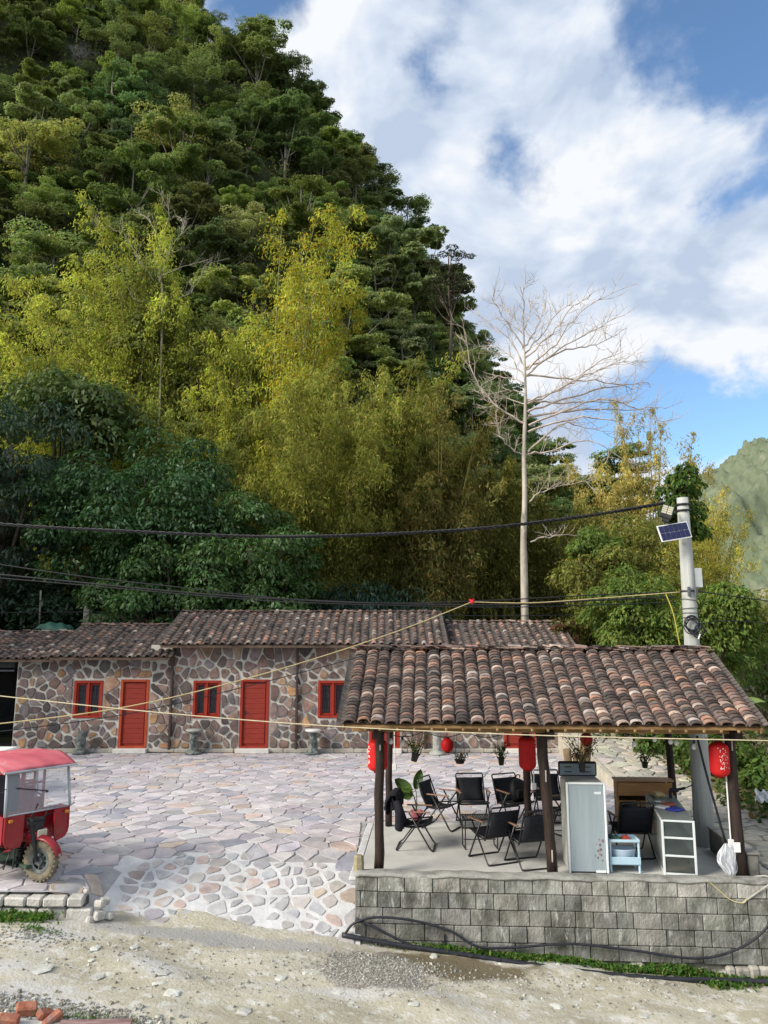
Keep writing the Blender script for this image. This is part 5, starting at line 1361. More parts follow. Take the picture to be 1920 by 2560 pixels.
# plastic trolley
tr_ = empty('trolley', PV(3.50, .18), PA, 'pale blue plastic trolley with a tray and basin beside the freezer', 'trolley')
m_lb = pmat('light_blue_plastic', (.42, .58, .68), rough=.35); m_lbt = mat('clear_blue_plastic', (.45, .58, .70), (.52, .64, .74), 3, rough=.25, bump=0)
for x in (-.20, .20):
    for y in (0, .26): MB().box((x, y, .215), (.03, .03, .43), .008).build('leg', m_lb, tr_)
def tray(z, h, mt, nm, w=.42, d=.30):
    mb = MB(); mb.box((0, .13, z), (w, d, .012)); 
    for s in (-1, 1): mb.box((s * w / 2, .13, z + h / 2), (.014, d + .014, h), .004); mb.box((0, .13 + s * d / 2, z + h / 2), (w - .015, .014, h), .004)
    return mb.build(nm, mt, tr_)
tray(.42, .035, m_lb, 'top_tray'); tray(.12, .10, m_lb, 'lower_tray')
bs = MB(); bs.lathe([(.12, .14), (.17, .20), (.185, .30), (.19, .31), (.178, .30), (.16, .20), (.10, .15)], 20, Matrix.Translation((0, .13, 0)) @ Matrix.Diagonal((1.02, .72, 1, 1)))
bs.build('basin', m_lbt, tr_, True)
clb = [((-.10, .10, .455), (.15, .10, .05), 'green cloth bundle on the trolley', (.05, .11, .08)), ((.05, .13, .455), (.14, .09, .045), 'red cloth bundle on the trolley', (.30, .05, .03)), ((-.15, .2, .455), (.09, .05, .04), 'dark cloth bundle on the trolley', (.03, .04, .04))]
for (c, d, lab, colr) in clb:
    mb = MB(); mb.grid(lambda u, v: Vector(((u - .5) * d[0], (v - .5) * d[1], d[2] * math.sin(math.pi * u) ** .6 * math.sin(math.pi * v) ** .6 * (1 + .35 * math.sin(u * 14 + v * 9)))), 12, 10)
    o = mb.build('cloth_bundle', mat('bundle_' + lab.split()[0], colr, tuple(x * 1.8 for x in colr), 12, bump=.3), None, True, solid=.004)
    o.matrix_world = Matrix.Translation(PV(3.50, .18)) @ Matrix.Rotation(PA, 4, 'Z') @ Matrix.Translation((c[0], c[1], .430)); tag(o, lab, 'cloth')

# glass display case, skewed a little towards the back
dc = empty('display_case', PV(4.24, .10), PA + R(-9.0), 'glass display case with white frame behind the wall', 'display case')
m_al = mat('white_aluminium', (.55, .60, .60), (.66, .70, .70), 4, rough=.35, bump=0, spec=.5); m_gl = glass_mat('case_glass', (.62, .70, .68), .02, .02)
W_, L_, H_ = .42, 1.85, .74
for x in (-W_ / 2, W_ / 2):
    for y in (0, L_): MB().box((x, y, H_ / 2), (.032, .032, H_), .004).build('upright', m_al, dc)
    for z in (.02, H_ - .012): MB().box((x, L_ / 2, z), (.028, L_ - .035, .028), .004).build('rail', m_al, dc)
for y in (0, L_):
    for z in (.02, .26, .50, H_ - .012): MB().box((0, y, z), (W_ - .034, .028, .028), .004).build('rail', m_al, dc)
for z in (.26, .50): MB().box((0, L_ / 2, z), (W_ - .05, L_ - .06, .006)).build('shelf', m_gl, dc)
MB().box((0, L_ / 2, H_ + .006), (W_ + .01, L_ + .01, .008)).build('glass_top', m_gl, dc)
for s in (-1, 1): MB().box((s * W_ / 2, L_ / 2, H_ / 2), (.005, L_ - .05, H_ - .06)).build('side_glass', m_gl, dc)
MB().box((0, .004, H_ / 2), (W_ - .04, .004, H_ - .06)).build('end_glass', m_gl, dc)
MB().box((0, L_ / 2, .03), (W_ - .04, L_ - .05, .012)).build('bottom_board', mat('case_board', (.42, .34, .24), (.52, .43, .31), 5), dc)
def on_case(x, y, z=0): return (Matrix.Translation(dc.location) @ Matrix.Rotation(PA + R(-9), 4, 'Z')) @ Vector((x, y, H_ + .0105 + z))
for (x, y, sx, sy, h, colr, nm, lab, cat) in ((.06, .62, .22, .2, .03, (.03, .045, .30), 'blue_packet', 'blue packet lying on the glass display case', 'packet'), (.0, .88, .2, .16, .05, (.22, .06, .035), 'red_packet', 'red brown packet on the display case', 'packet'),
                                              (-.05, 1.62, .18, .2, .07, (.55, .42, .20), 'snack_box', 'yellow box at the far end of the display case', 'box'), (-.11, .72, .16, .2, .035, (.50, .52, .54), 'clear_packet', 'clear plastic packet on the near end of the display case', 'packet')):
    mb = MB().box((0, 0, h / 2), (sx, sy, h), h * .4); o = mb.build(nm, pmat(nm, colr, rough=.35)); o.location = on_case(x, y); o.rotation_euler = (0, 0, rs_.uniform(-.7, .7)); tag(o, lab, cat)
for (x, y, lab) in ((-.12, 1.12, 'small white saucer on the display case, nearer the wooden bench'), (-.02, 1.05, 'small white saucer on the display case beside the red packet')):
    tag(MB().lathe([(.02, 0), (.045, .012), (.055, .022), (.048, .02), (.0, .008)], 16).build('saucer', pmat('china', (.75, .75, .74), rough=.25), None, True, loc=on_case(x, y)), lab, 'saucer')
tool = MB().tube([(0, 0, 0), (.25, .0, .07)], .022, 8).tube([(.25, 0, .07), (.36, 0, .12)], .009, 6); tool.box((.02, 0, -.05), (.05, .04, .10), .01); tool.box((.08, 0, .03), (.14, .05, .06), .015)
o = tool.build('power_drill', mat('drill_plastic', (.02, .02, .035), (.035, .03, .05), 6, rough=.5)); o.location = on_case(.10, 1.5, .105); o.rotation_euler = (0, 0, -.3); tag(o, 'dark cordless drill on the far end of the display case', 'drill')

# wooden slatted counter
bn_ = empty('wooden_counter', PV(4.42, 2.42), PA, 'brown wooden slatted counter behind the display case', 'counter')
m_pl = mat('pine_plank', (.34, .17, .06), (.50, .28, .11), 3, stretch=(.6, 5, 7), rough=.5, bump=.2, c3=(.12, .05, .02), scale3=4, lo3=.62, hi3=.70)
MB().box((0, .12, .875), (.98, .30, .035), .006).build('top', mat('counter_top', (.38, .23, .13), (.48, .31, .2), 3, stretch=(.6, 5, 5), rough=.45), bn_)
for (z, h) in ((.735, .22), (.50, .10), (.36, .10), (.14, .22)): MB().box((0, -.005, z), (.92, .025, h), .005).build('plank', m_pl, bn_)
for s in (-1, 1): MB().box((s * .455, .13, .43), (.03, .24, .85), .004).build('side_panel', m_pl, bn_)
MB().box((0, .25, .43), (.86, .012, .80)).build('back_panel', mat('counter_back', (.05, .025, .012), (.08, .04, .02), 4), bn_)

# big-leaved pot plant
pp = empty('potted_plant', on(1042, 2052, 0), 0, 'potted plant with big green leaves in a pink pot', 'plant')
MB().lathe([(.075, 0), (.10, .10), (.115, .17), (.12, .18), (.105, .175), (.09, .15), (.0, .15)], 18).build('pot', pmat('pink_pot', (.42, .12, .15)), pp, True)
m_big = mat('big_leaf', (.045, .10, .018), (.10, .17, .03), 6, stretch=(1, 1, 3), rough=.4, bump=.15, spec=.5)
def big_leaf(stem, tip_dir, L, w):
    MB().tube(smoothpts(stem, 5), .009, 6).build('stem', mat('plant_stem', (.10, .13, .04), (.18, .2, .08), 5), pp, True)
    b = Vector(stem[-1]); d = Vector(tip_dir).normalized(); s = d.cross(Vector((0, -1, .25))).normalized(); nrm = s.cross(d)
    mb = MB(); mb.grid(lambda u, v: b + d * (L * v) + s * ((u - .5) * 2 * w * math.sin(math.pi * min(1, .06 + v * .94)) ** .65) + nrm * (.05 * (2 * u - 1) ** 2 + .12 * L * v * v + .008 * math.sin(v * 30)), 8, 10)
    mb.build('leaf', m_big, pp, True, solid=.004)
big_leaf([(-.01, 0, .14), (-.03, -.02, .35), (-.09, -.03, .52)], (-.85, .1, .55), .38, .10)
big_leaf([(.0, 0, .14), (.0, -.01, .40), (-.02, -.01, .56)], (.3, .1, 1), .36, .085)
big_leaf([(.0, 0, .14), (-.02, 0, .34), (-.07, .0, .47)], (-.9, -.1, -.02), .24, .10)

# lanterns
m_red = mat('lantern_red', (.46, .006, .008), (.56, .012, .012), 4, rough=.6, bump=0, spec=.3); m_print = pmat('white_print', (.80, .72, .70)); m_lcap = mat('lantern_cap', (.12, .004, .004), (.18, .008, .008), 5)
def lantern(loc, r, h, lab, tall=True, prints=0, seed=0, cord=.18):
    t = empty('paper_lantern', loc, 0, lab, 'lantern', 'red lanterns hung under the pavilion eaves')
    prof = []; n = 40
    for k in range(n + 1):
        z = -h / 2 + h * k / n; q = abs(2 * z / h)
        rr = r * ((1 - max(0, (q - .62) / .40) ** 2.2) ** .5 if tall else math.sqrt(max(.05, 1 - (q * .93) ** 2.2)))
        prof.append((max(rr, r * .38) * (1 + .012 * math.cos(k * math.pi)), z))
    MB().lathe(prof, 28).build('shade', m_red, t, True)
    for s in (-1, 1): MB().lathe([(r * .40, s * h / 2 - .012), (r * .42, s * h / 2), (r * .38, s * (h / 2 + .018))], 16).build('cap', m_lcap, t)
    MB().tube([(0, 0, h / 2), (0, 0, h / 2 + cord)], .004, 5).build('cord', m_dark, t)
    if prints:
        rg = np.random.default_rng(seed); mb = MB()
        def patch(a, z, s):
            n_ = 6; ph = rg.uniform(0, 6); mb.add([((r * 1.018) * math.sin(a + s / r * math.cos(6.283 * q / n_ + ph)), -(r * 1.018) * math.cos(a + s / r * math.cos(6.283 * q / n_ + ph)), z + s * math.sin(6.283 * q / n_ + ph)) for q in range(n_)], [tuple(range(n_))])
        if prints == 1:                            # scattered plum blossom
            for k in range(46): patch(rg.normal(.05, .30), rg.normal(-.0, .085), rg.uniform(.0035, .0085))
        else:                                      # brush strokes down one side
            a0 = -1.05 if prints == 2 else 1.12
            for k in range(7):
                for q in range(5): patch(a0 + rg.normal(0, .10), h * .30 - k * h * .085 + rg.normal(0, .012), rg.uniform(.005, .010))
        mb.build('print', m_print, t)
    return t
def hang(px, py, b):                                # point on a line of sight at pavilion depth b
    d = Vector(ray(px, py)); nb = Vector((-math.sin(PA), math.cos(PA), 0)); o_ = Vector((0, 0, CAM_H)); t = (nb.dot(PO - o_) + b) / nb.dot(d); return o_ + d * t
lantern(hang(944, 1888, .16), .145, .46, 'large red lantern behind the left front post', prints=2, seed=3, cord=.16)
lantern(hang(1318, 1882, .5), .128, .50, 'large red lantern hanging left of the middle front post', prints=3, seed=4, cord=.18)
lantern(hang(1798, 1898, -.05), .135, .47, 'large red lantern with white blossom print by the right post', prints=1, seed=5, cord=.2)
lantern(hang(1118, 1863, 2.6), .115, .23, 'small round red lantern in front of the pale pedestal', False, cord=.35)
lantern(hang(1466, 1848, 2.55), .11, .20, 'small round red lantern above the freezer', False, cord=.3)
# string lights
m_bulb = mat('frosted_bulb', (.75, .75, .72), (.8, .8, .78), 5, rough=.25, bump=0); m_sock = m_dark
sl_ = empty('string_lights', PV(2.4, .1, 1.9), PA, 'string of white bulbs hung on black wire under the pavilion eaves', 'string lights')
wire = MB(); wire.tube([Vector((-2.35 + 4.9 * k / 40, .1 + .0 * k, .02 - .08 * abs(math.sin(k * math.pi / 5)))) for k in range(41)], .006, 5); wire.build('wire', m_dark, sl_)
wire2 = MB(); wire2.tube([Vector((-2.3 + 4.6 * k / 40, 2.45, .0 - .07 * abs(math.sin(k * math.pi / 5)))) for k in range(41)], .006, 5); wire2.build('wire', m_dark, sl_)
bm_ = MB().lathe([(.006, 0), (.022, -.012), (.032, -.04), (.034, -.058), (.024, -.082), (.004, -.09)], 10).mesh('bulb', m_bulb, True)
so_ = MB().lathe([(.014, .045), (.018, .03), (.018, -.002)], 8).mesh('socket', m_sock)
for (x, y, z) in [(-2.23, .12, -.08), (-2.06, .1, -.10), (1.32, .1, -.09), (1.62, .12, -.02), (1.84, .1, -.05), (1.93, .12, -.07), (2.17, .1, -.12), (2.42, .06, -.13)] + [(-1.5, 2.45, -.09), (-.95, 2.45, -.14), (-.3, 2.45, -.15), (.25, 2.45, -.10), (.9, 2.45, -.14), (1.35, 2.45, -.10)]:
    s = link('socket', so_, sl_, loc=(x, y, z)); link('bulb', bm_, s)
# hanging flower pots
def hanging_pot(px, py, b, w, h, lab, seed, tilt=0.0, shallow=False, stalks=14, up=.3, dry=False, top=2.0):
    p = hang(px, py, b); t = empty('hanging_pot', p, 0, lab, 'hanging plant', 'black pots hung under the pavilion'); rg = np.random.default_rng(seed)
    Mt = Matrix.Rotation(tilt, 4, 'Y')
    MB().lathe([(w * .36, -h / 2), (w * .5, h / 2), (w * .54, h / 2), (w * .54, h / 2 - .01), (w * .46, h / 2 - .02), (0, h / 2 - .025)], 4 if not shallow else 14, Mt @ Matrix.Rotation(.785, 4, 'Z')).build('pot', mat('black_pot', (.010, .010, .010), (.022, .02, .018), 8, rough=.5), t)
    lf = MB()
    for k in range(stalks):
        a = rg.uniform(0, 6.28); b0 = Mt @ Vector((rg.normal(0, w * .16), rg.normal(0, w * .16), h / 2 - .02)); L = up * rg.uniform(.6, 1.25)
        e = b0 + Vector((math.cos(a) * L * .5, math.sin(a) * L * .5, L * rg.uniform(.4, 1.0)))
        pts = smoothpts([b0, b0.lerp(e, .5) + Vector((0, 0, .04)), e], 4); lf.tube(pts, list(np.linspace(.006, .002, 9)), 4, cap=False)
        for q in pts[2:]:
            if rg.random() < .75:
                dd = Vector((rg.normal(0, 1), rg.normal(0, 1), rg.normal(-.1, .6))).normalized(); ss = dd.cross(Vector((0, 0, 1))).normalized() * .012; l = rg.uniform(.04, .09)
                lf.add([q, q + dd * l * .5 + ss, q + dd * l, q + dd * l * .5 - ss], [(0, 1, 2, 3)])
    lf.build('stems', mat('dry_stems', (.10, .075, .035), (.20, .15, .07), 9, bump=0) if dry else mat('pot_foliage', (.05, .07, .02), (.11, .13, .04), 9, bump=0), t)
    wi = MB(); 
    for s in (-1, 1): wi.tube([Mt @ Vector((s * w * .5, 0, h / 2)), Vector((s * .02, 0, max(.2, top - p.z)))], .003, 4)
    wi.build('hanger', m_dark, t)
hanging_pot(1037, 1893, 1.2, .17, .13, 'tilted black hanging pot with spindly plant left of the small lantern', 901, .28, stalks=26, up=.42, dry=False)
hanging_pot(1150, 1904, 1.3, .17, .06, 'shallow black hanging pot with dry twigs below the small lantern', 902, shallow=True, stalks=14, up=.20, dry=True)
hanging_pot(1253, 1903, 1.3, .135, .12, 'black hanging pot with green tuft left of the large lantern', 903, stalks=22, up=.25)
hanging_pot(1455, 1918, .35, .125, .14, 'black hanging pot with dead stems in front of the freezer', 904, stalks=40, up=.42, dry=True)
hanging_pot(1612, 1912, 1.7, .125, .10, 'small black hanging pot before the stone path', 905, stalks=18, up=.2)
# white conduit with a switch box on two posts
for (a, b, z0, z1, lab) in ((.11, 2.68, 1.05, 1.95, 'white conduit with junction box on the left rear post'), (2.57, 2.66, .75, 1.9, 'white conduit with socket box on the middle rear post'), (4.915, -.02, .5, 1.95, 'white conduit running down the right front post')):
    t = empty('conduit', PV(a, b, z0), PA, lab, 'conduit'); MB().tube([(0, 0, 0), (0, 0, z1 - z0)], .011, 6).build('pipe', pmat('white_pvc', (.70, .70, .68)), t)
    MB().box((0, -.008, -.03), (.075, .045, .11), .008).build('box', pmat('white_pvc', (.7, .7, .68)), t)
# carved driftwood stump on a post behind the freezer
ds = empty('driftwood_stump', (4.05, 16.6, 0), 0, 'gnarled brown wooden stump standing in the yard behind the freezer', 'stump')
MB().tube(smoothpts([(-.15, 0, 0), (-.17, 0, .5), (-.2, 0, 1.0)], 4), [.10] * 5 + [.085] * 4, 8).tube(smoothpts([(.16, .02, 0), (.15, 0, .6), (.22, 0, 1.2)], 4), [.15] * 5 + [.12] * 4, 9).tube(smoothpts([(0, -.03, 0), (.0, -.05, .4), (-.05, 0, .9)], 4), [.12] * 5 + [.05] * 4, 8).build('wood', mat('driftwood', (.12, .075, .04), (.28, .20, .12), 6, stretch=(1, 1, .3), bump=.8), ds, True)
# plastic bag tied to the right post
pb = MB()
def bag(u, v):
    a = 6.283 * u; w = (.02 + .105 * math.sin(math.pi * min(1, v * .97 + .02)) ** .75) * (1 + .16 * math.sin(5 * a + 3 * v) + .09 * math.sin(13 * a - 8 * v))
    return Vector((w * math.cos(a) + .015 * math.sin(9 * v), w * .7 * math.sin(a), -.42 * v + .012 * math.sin(7 * a) * v))
pb.grid(bag, 56, 16)
tag(pb.build('plastic_bag', glass_mat('clear_plastic', (.72, .75, .80), .34, .3), None, False, loc=PV(4.86, -.03, .47)), 'crumpled clear plastic bag hanging on the right front post', 'bag')
tag(MB().box((0, 0, 0), (.09, .012, .13), .003).build('white_card', pmat('white_card', (.8, .8, .78)), None, loc=PV(4.96, -.115, .44)), 'small white card fixed to the right front post', 'card')

# ================================================================ HOSE AND CABLES AT THE WALL
def wallf(a, z, out=.06): return PV(a, -.33 - out, z)
m_hose = mat('black_hose', (.014, .016, .022), (.03, .032, .04), 10, rough=.45, bump=0)
def zr(a): p = PV(a, -.5); return zroad(p.x)
h1 = [wallf(-.42, zr(-.4) + .06, .06), wallf(-.30, zr(-.3) + .20), wallf(0, zr(0) + .31), wallf(.5, zr(.5) + .33), wallf(1.0, zr(1) + .26), wallf(1.35, zr(1.3) + .12, .1), wallf(1.8, zr(1.8) + .15), wallf(2.6, zr(2.6) + .27), wallf(3.4, zr(3.4) + .26), wallf(4.2, zr(4.2) + .23), wallf(4.7, zr(4.7) + .36), wallf(5.1, zr(5.1) + .62), wallf(5.35, -.22, .03), wallf(5.47, .04, .0), PV(5.42, -.12, .12), PV(5.3, -.02, .2)]
tag(MB().tube(smoothpts(h1, 6), .017, 8).build('hose', m_hose, None, True), 'thin black hose looping along the block wall up to the right post', 'hose')
h2 = [wallf(-.28, zr(-.3) + .24, .02), wallf(-.05, zr(0) + .20, .08), wallf(.25, zr(.2) + .10, .12), wallf(.45, zr(.4) + .05, .14)]
tag(MB().tube(smoothpts(h2, 6), .018, 8).build('hose', m_hose, None, True), 'short black hose end at the left corner of the wall', 'hose')
h3 = [wallf(-.46, zr(-.45) + .055, .12), wallf(.2, zr(.2) + .04, .16), wallf(1.2, zr(1.2) + .03, .18), wallf(2.6, zr(2.6) + .015, .24), wallf(3.7, zr(3.7) + .03, .28), wallf(4.5, zr(4.5) + .05, .20), wallf(5.6, zr(5.6) + .07, .14), wallf(7.2, zr(7.2) + .08, .12)]
tag(MB().tube(smoothpts(h3, 6), .032, 8).build('pipe', m_hose, None, True), 'thick black water pipe lying on the road along the wall foot', 'pipe')
gc = [PV(5.12, -.09, .05), PV(5.30, -.16, .09), wallf(5.28, .07, .03), wallf(5.08, -.08, .01), wallf(4.9, -.2, .005)]
tag(MB().tube(smoothpts(gc, 5), .013, 6).build('grey_cable', mat('grey_cable', (.30, .29, .26), (.4, .39, .36), 8), None, True), 'grey cable hanging over the wall by the right post', 'cable')
tag(MB().tube(smoothpts([wallf(4.45, .075, .0), wallf(4.6, -.05, .0), wallf(4.75, -.17, .01), wallf(4.9, -.2, .015), wallf(4.95, -.14, .015)], 5), .006, 5).build('yellow_string', mat('yellow_string', (.55, .47, .22), (.66, .58, .3), 8), None, True), 'yellowish string tied round the cable on the wall', 'string')
sc_ = [hang(1742, 1840, .6), hang(1770, 1950, .6), hang(1814, 2105, .45)]
tag(MB().tube(smoothpts(sc_, 5), .017, 6).build('stay_cable', m_hose, None, True), 'black cable slanting down inside the pavilion to the parapet', 'cable')

# ================================================================ UTILITY POLE
PYc = 12.95
pole_b = Vector((5.17, PYc, -.3)); pole_t = at(1706, 1245, PYc)
up_ = empty('utility_pole', (5.17, PYc, 0), 0, 'grey concrete utility pole rising behind the pavilion', 'pole'); U0 = Vector(up_.location)
m_con = mat('pole_concrete', (.36, .37, .35), (.50, .51, .49), 2.5, stretch=(5, 5, .35), bump=.4, bscale=20, c3=(.25, .26, .25), scale3=1.5, lo3=.56, hi3=.72)
MB().tube([pole_b.lerp(pole_t, t) - U0 for t in (0, .25, .5, .75, 1)], [.165, .15, .13, .112, .095], 18).build('shaft', m_con, up_, True)
def onp(y_px): 
    z = at(1720, y_px, PYc).z; t = (z - pole_b.z) / (pole_t.z - pole_b.z); return pole_b.lerp(pole_t, t) - U0
q = onp(1445); MB().box((q.x + .16, q.y - .02, q.z), (.13, .10, .33), .008).build('junction_box', mat('box_grey', (.42, .45, .45), (.52, .55, .55), 4, rough=.4), up_)
for dx in (-.045, .075):
    q = onp(1480); MB().box((q.x + dx, q.y - .135, q.z), (.05, .03, .16), .006).build('bracket', mat('galvanised', (.10, .11, .12), (.16, .17, .18), 6, rough=.4, metal=.5), up_)
for yp in (1262, 1277, 1478):
    q = onp(yp); MB().lathe([(.125, -.014), (.13, 0), (.125, .014)], 18, Matrix.Translation(q)).build('band', m_dark, up_)
for k, yp in enumerate((1520, 1532, 1545, 1500)):
    q = onp(yp); MB().lathe([(.137, -.004), (.141, 0), (.137, .004)], 18, Matrix.Translation(q) @ Matrix.Rotation(.08 * (k - 1), 4, 'Y')).build('wire_wrap', mat('tie_wire', (.18, .18, .19), (.3, .3, .31), 6, rough=.4), up_)
fl_ = empty('floodlight', at(1667, 1280, PYc - .28), 0, 'black solar floodlight with pale LED panels on the pole top', 'floodlight')
Mf = Euler((R(-22), R(0), R(-8))).to_matrix().to_4x4() @ Matrix.Rotation(R(22), 4, 'Y')
MB().box((0, 0, 0), (.20, .06, .26), .012, Mf).build('housing', m_dark, fl_)
for i in range(2):
    for j in range(4): MB().box((-.045 + i * .09, -.034, .075 - j * .042 + .01), (.08, .006, .036), .002, Mf).build('led_panel', mat('led_panel', (.42, .40, .30), (.5, .48, .36), 8, rough=.3), fl_)
MB().box((.02, .02, -.155), (.12, .05, .07), .01, Mf).build('driver_box', m_dark, fl_); MB().tube([(.02, .03, -.02), (.14, .16, .0), (.22, .2, .04)], .014, 6).build('arm', m_dark, fl_)
sp = empty('solar_panel', at(1686, 1329, PYc - .30), 0, 'small dark blue solar panel with white frame on the pole', 'solar panel')
Ms = Euler((R(-14), 0, 0)).to_matrix().to_4x4() @ Matrix.Rotation(R(-10), 4, 'Y')
MB().box((0, .008, 0), (.53, .02, .295), .004, Ms).build('frame', pmat('panel_frame', (.72, .73, .74)), sp)
for i in range(6):
    for j in range(2): MB().box((-.2075 + i * .083, -.006, -.066 + j * .132), (.077, .008, .124), .001, Ms).build('cell', mat('solar_cell', (.006, .008, .045), (.012, .014, .07), 20, rough=.15, bump=0, spec=.6), sp)
MB().tube([(.08, .02, -.05), (.12, .2, -.1)], .015, 6).build('bracket', m_dark, sp)
co = empty('cable_coil', at(1733, 1563, PYc - .17), 0, 'tangled black cable coil hung on the utility pole', 'cable coil'); rc = np.random.default_rng(950)
cm_ = MB()
for k in range(7):
    cx, cz, r = (rc.normal(-.02, .02), rc.normal(.02, .02), rc.uniform(.105, .135)) if k < 4 else (rc.normal(.11, .02), rc.normal(-.10, .02), rc.uniform(.06, .085))
    cm_.tube([(cx + r * math.cos(6.283 * q_ / 20 + k), rc.normal(0, .006) + .012 * k * .5, cz + r * 1.05 * math.sin(6.283 * q_ / 20 + k)) for q_ in range(21)], .010, 5)
cm_.build('loops', m_hose, co, True); MB().box((.15, -.01, -.14), (.02, .012, .09), .003, Matrix.Rotation(.4, 4, 'Y')).build('white_tag', pmat('white_card', (.8, .8, .78)), co)

# ================================================================ OVERHEAD LINES
m_cab = mat('cable_black', (.010, .011, .013), (.02, .021, .024), 8, rough=.5, bump=0)
def line(name, P, r, m, lab, cat='cable', n=6, twist=0):
    pts = smoothpts(P, 12)
    if not twist: o = MB().tube(pts, r, n).build(name, m, None, True)
    else:
        mb = MB()
        for s in range(3):
            q = []
            fine = smoothpts(P, 60)
            for i, p in enumerate(fine):
                a = i * .55 + s * 2.094; q.append(p + Vector((0, math.cos(a) * r * .9, math.sin(a) * r * .9)))
            mb.tube(q, r * .72, 4)
        o = mb.build(name, m, None, True)
    return tag(o, lab, cat)
pt = pole_t - Vector((.1, 0, .12))
line('overhead_cable', [at(-500, 1268, 14.6), at(0, 1310, 14.2), at(300, 1327, 14.0), at(600, 1340, 13.8), at(760, 1341, 13.6), at(960, 1335, 13.5), at(1200, 1321, 13.3), at(1450, 1292, 13.1), at(1660, 1258, PYc)], .021, m_cab, 'thick twisted black cable sagging from the left to the pole top', twist=1)
for (ys, Y0, r, lab) in (([1402, 1440, 1466, 1490, 1503, 1508, 1500, 1487, 1480], 14.0, .011, 'uppermost of the thin black cables passing above the tiled roofs'), ([1430, 1456, 1478, 1494, 1502, 1510, 1512, 1500, 1492], 14.3, .016, 'thicker of the thin black cables just above the main roof ridge'),
                         ([1440, 1462, 1483, 1500, 1508, 1514, 1518, 1512, 1505], 14.6, .010, 'thin black cable running below the thicker one over the roof ridge'), ([1532, 1530, 1527, 1524, 1530, 1536, 1540, 1536, 1530], 26.6, .010, 'lowest thin black wire behind the roof ridges')):
    xs_ = [-60, 200, 430, 640, 800, 1000, 1250, 1500, 1690]
    line('overhead_cable', [at(x, y, Y0 + (PYc - Y0) * (i / 8) if Y0 < 20 else Y0) for i, (x, y) in enumerate(zip(xs_, ys))], r * (1.6 if Y0 > 20 else 1), m_cab, lab)
line('overhead_cable', [at(1740, 1478, PYc), at(1830, 1490, 13.5), at(1990, 1512, 14.5)], .010, m_cab, 'thin black cable leaving the pole to the right edge')
line('overhead_cable', [at(1745, 1560, PYc), at(1830, 1552, 13.5), at(1990, 1566, 14.5)], .009, m_cab, 'lower thin black cable leaving the coil to the right edge')
m_rope = mat('yellow_rope', (.46, .37, .17), (.58, .48, .26), 12, rough=.8, bump=.2)
kn = at(1180, 1505, 12.6)
line('rope', [at(-80, 1818, 10.2), at(300, 1770, 10.6), at(640, 1690, 11.2), at(960, 1590, 12.0), kn], .0085, m_rope, 'yellow rope rising from the left edge to the red knot', 'rope')
line('rope', [kn, at(1330, 1507, 12.7), at(1520, 1494, 12.8), at(1700, 1480, PYc - .1)], .0085, m_rope, 'yellow rope running from the red knot to the pole', 'rope')
line('rope', [at(-80, 1731, 10.0), at(300, 1772, 9.9), at(640, 1802, 9.8), at(950, 1822, 9.7), at(1400, 1840, 9.6), at(1990, 1853, 9.6)], .0070, mat('pale_rope', (.55, .47, .30), (.66, .58, .4), 12), 'pale yellow rope stretched across in front of the pavilion', 'rope')
line('rope', [at(-80, 1838, 10.4), at(300, 1788, 10.8), at(640, 1710, 11.3), at(900, 1642, 11.6), at(985, 1617, 12.0)], .007, m_cab, 'thin dark cord running below the rising yellow rope', 'cord')
line('rope', [at(1665, 1486, PYc - .2), at(1685, 1540, PYc - .2), at(1704, 1640, PYc - .1)], .010, mat('guy_rope', (.42, .36, .06), (.52, .45, .1), 8), 'short yellow guy rope beside the utility pole', 'rope')
kt = MB(); kt.lathe([(.01, -.03), (.035, -.02), (.04, .01), (.02, .03)], 8, Matrix.Rotation(1.2, 4, 'Y')); kt.box((.02, 0, .03), (.05, .02, .05), .01, rz=.4); kt.box((-.03, 0, .02), (.04, .02, .06), .01, rz=-.4)
tag(kt.build('red_knot', mat('red_tape', (.55, .02, .03), (.65, .04, .05), 8), None, True, loc=kn), 'red tape knot tied on the yellow rope', 'knot')

# ================================================================ RED CARGO TRICYCLE
tw_ = on(99, 2203, 0.004); HD = R(-38)
tk = empty('cargo_tricycle', tw_, HD, 'red motor cargo tricycle with pink canopy and windscreen', 'tricycle')   # local x forward, y left
m_tr = mat('tricycle_red', (.22, .007, .014), (.29, .013, .021), 3, rough=.35, bump=.03, spec=.5, c3=(.20, .055, .05), scale3=6, lo3=.60, hi3=.72); m_tk = mat('tricycle_dark', (.012, .013, .015), (.03, .03, .032), 7, rough=.5, bump=.1)
m_can = mat('canopy_pink', (.50, .10, .13), (.60, .155, .18), 2.5, rough=.55, bump=.1, c3=(.62, .30, .32), scale3=5, lo3=.6, hi3=.74)
m_gfr = mat('grey_frame', (.34, .38, .42), (.46, .50, .54), 5, rough=.4, bump=0); m_gr = mat('tricycle_green', (.03, .055, .04), (.05, .08, .06), 5, rough=.5)
tk.scale = (.94, .94, .94)
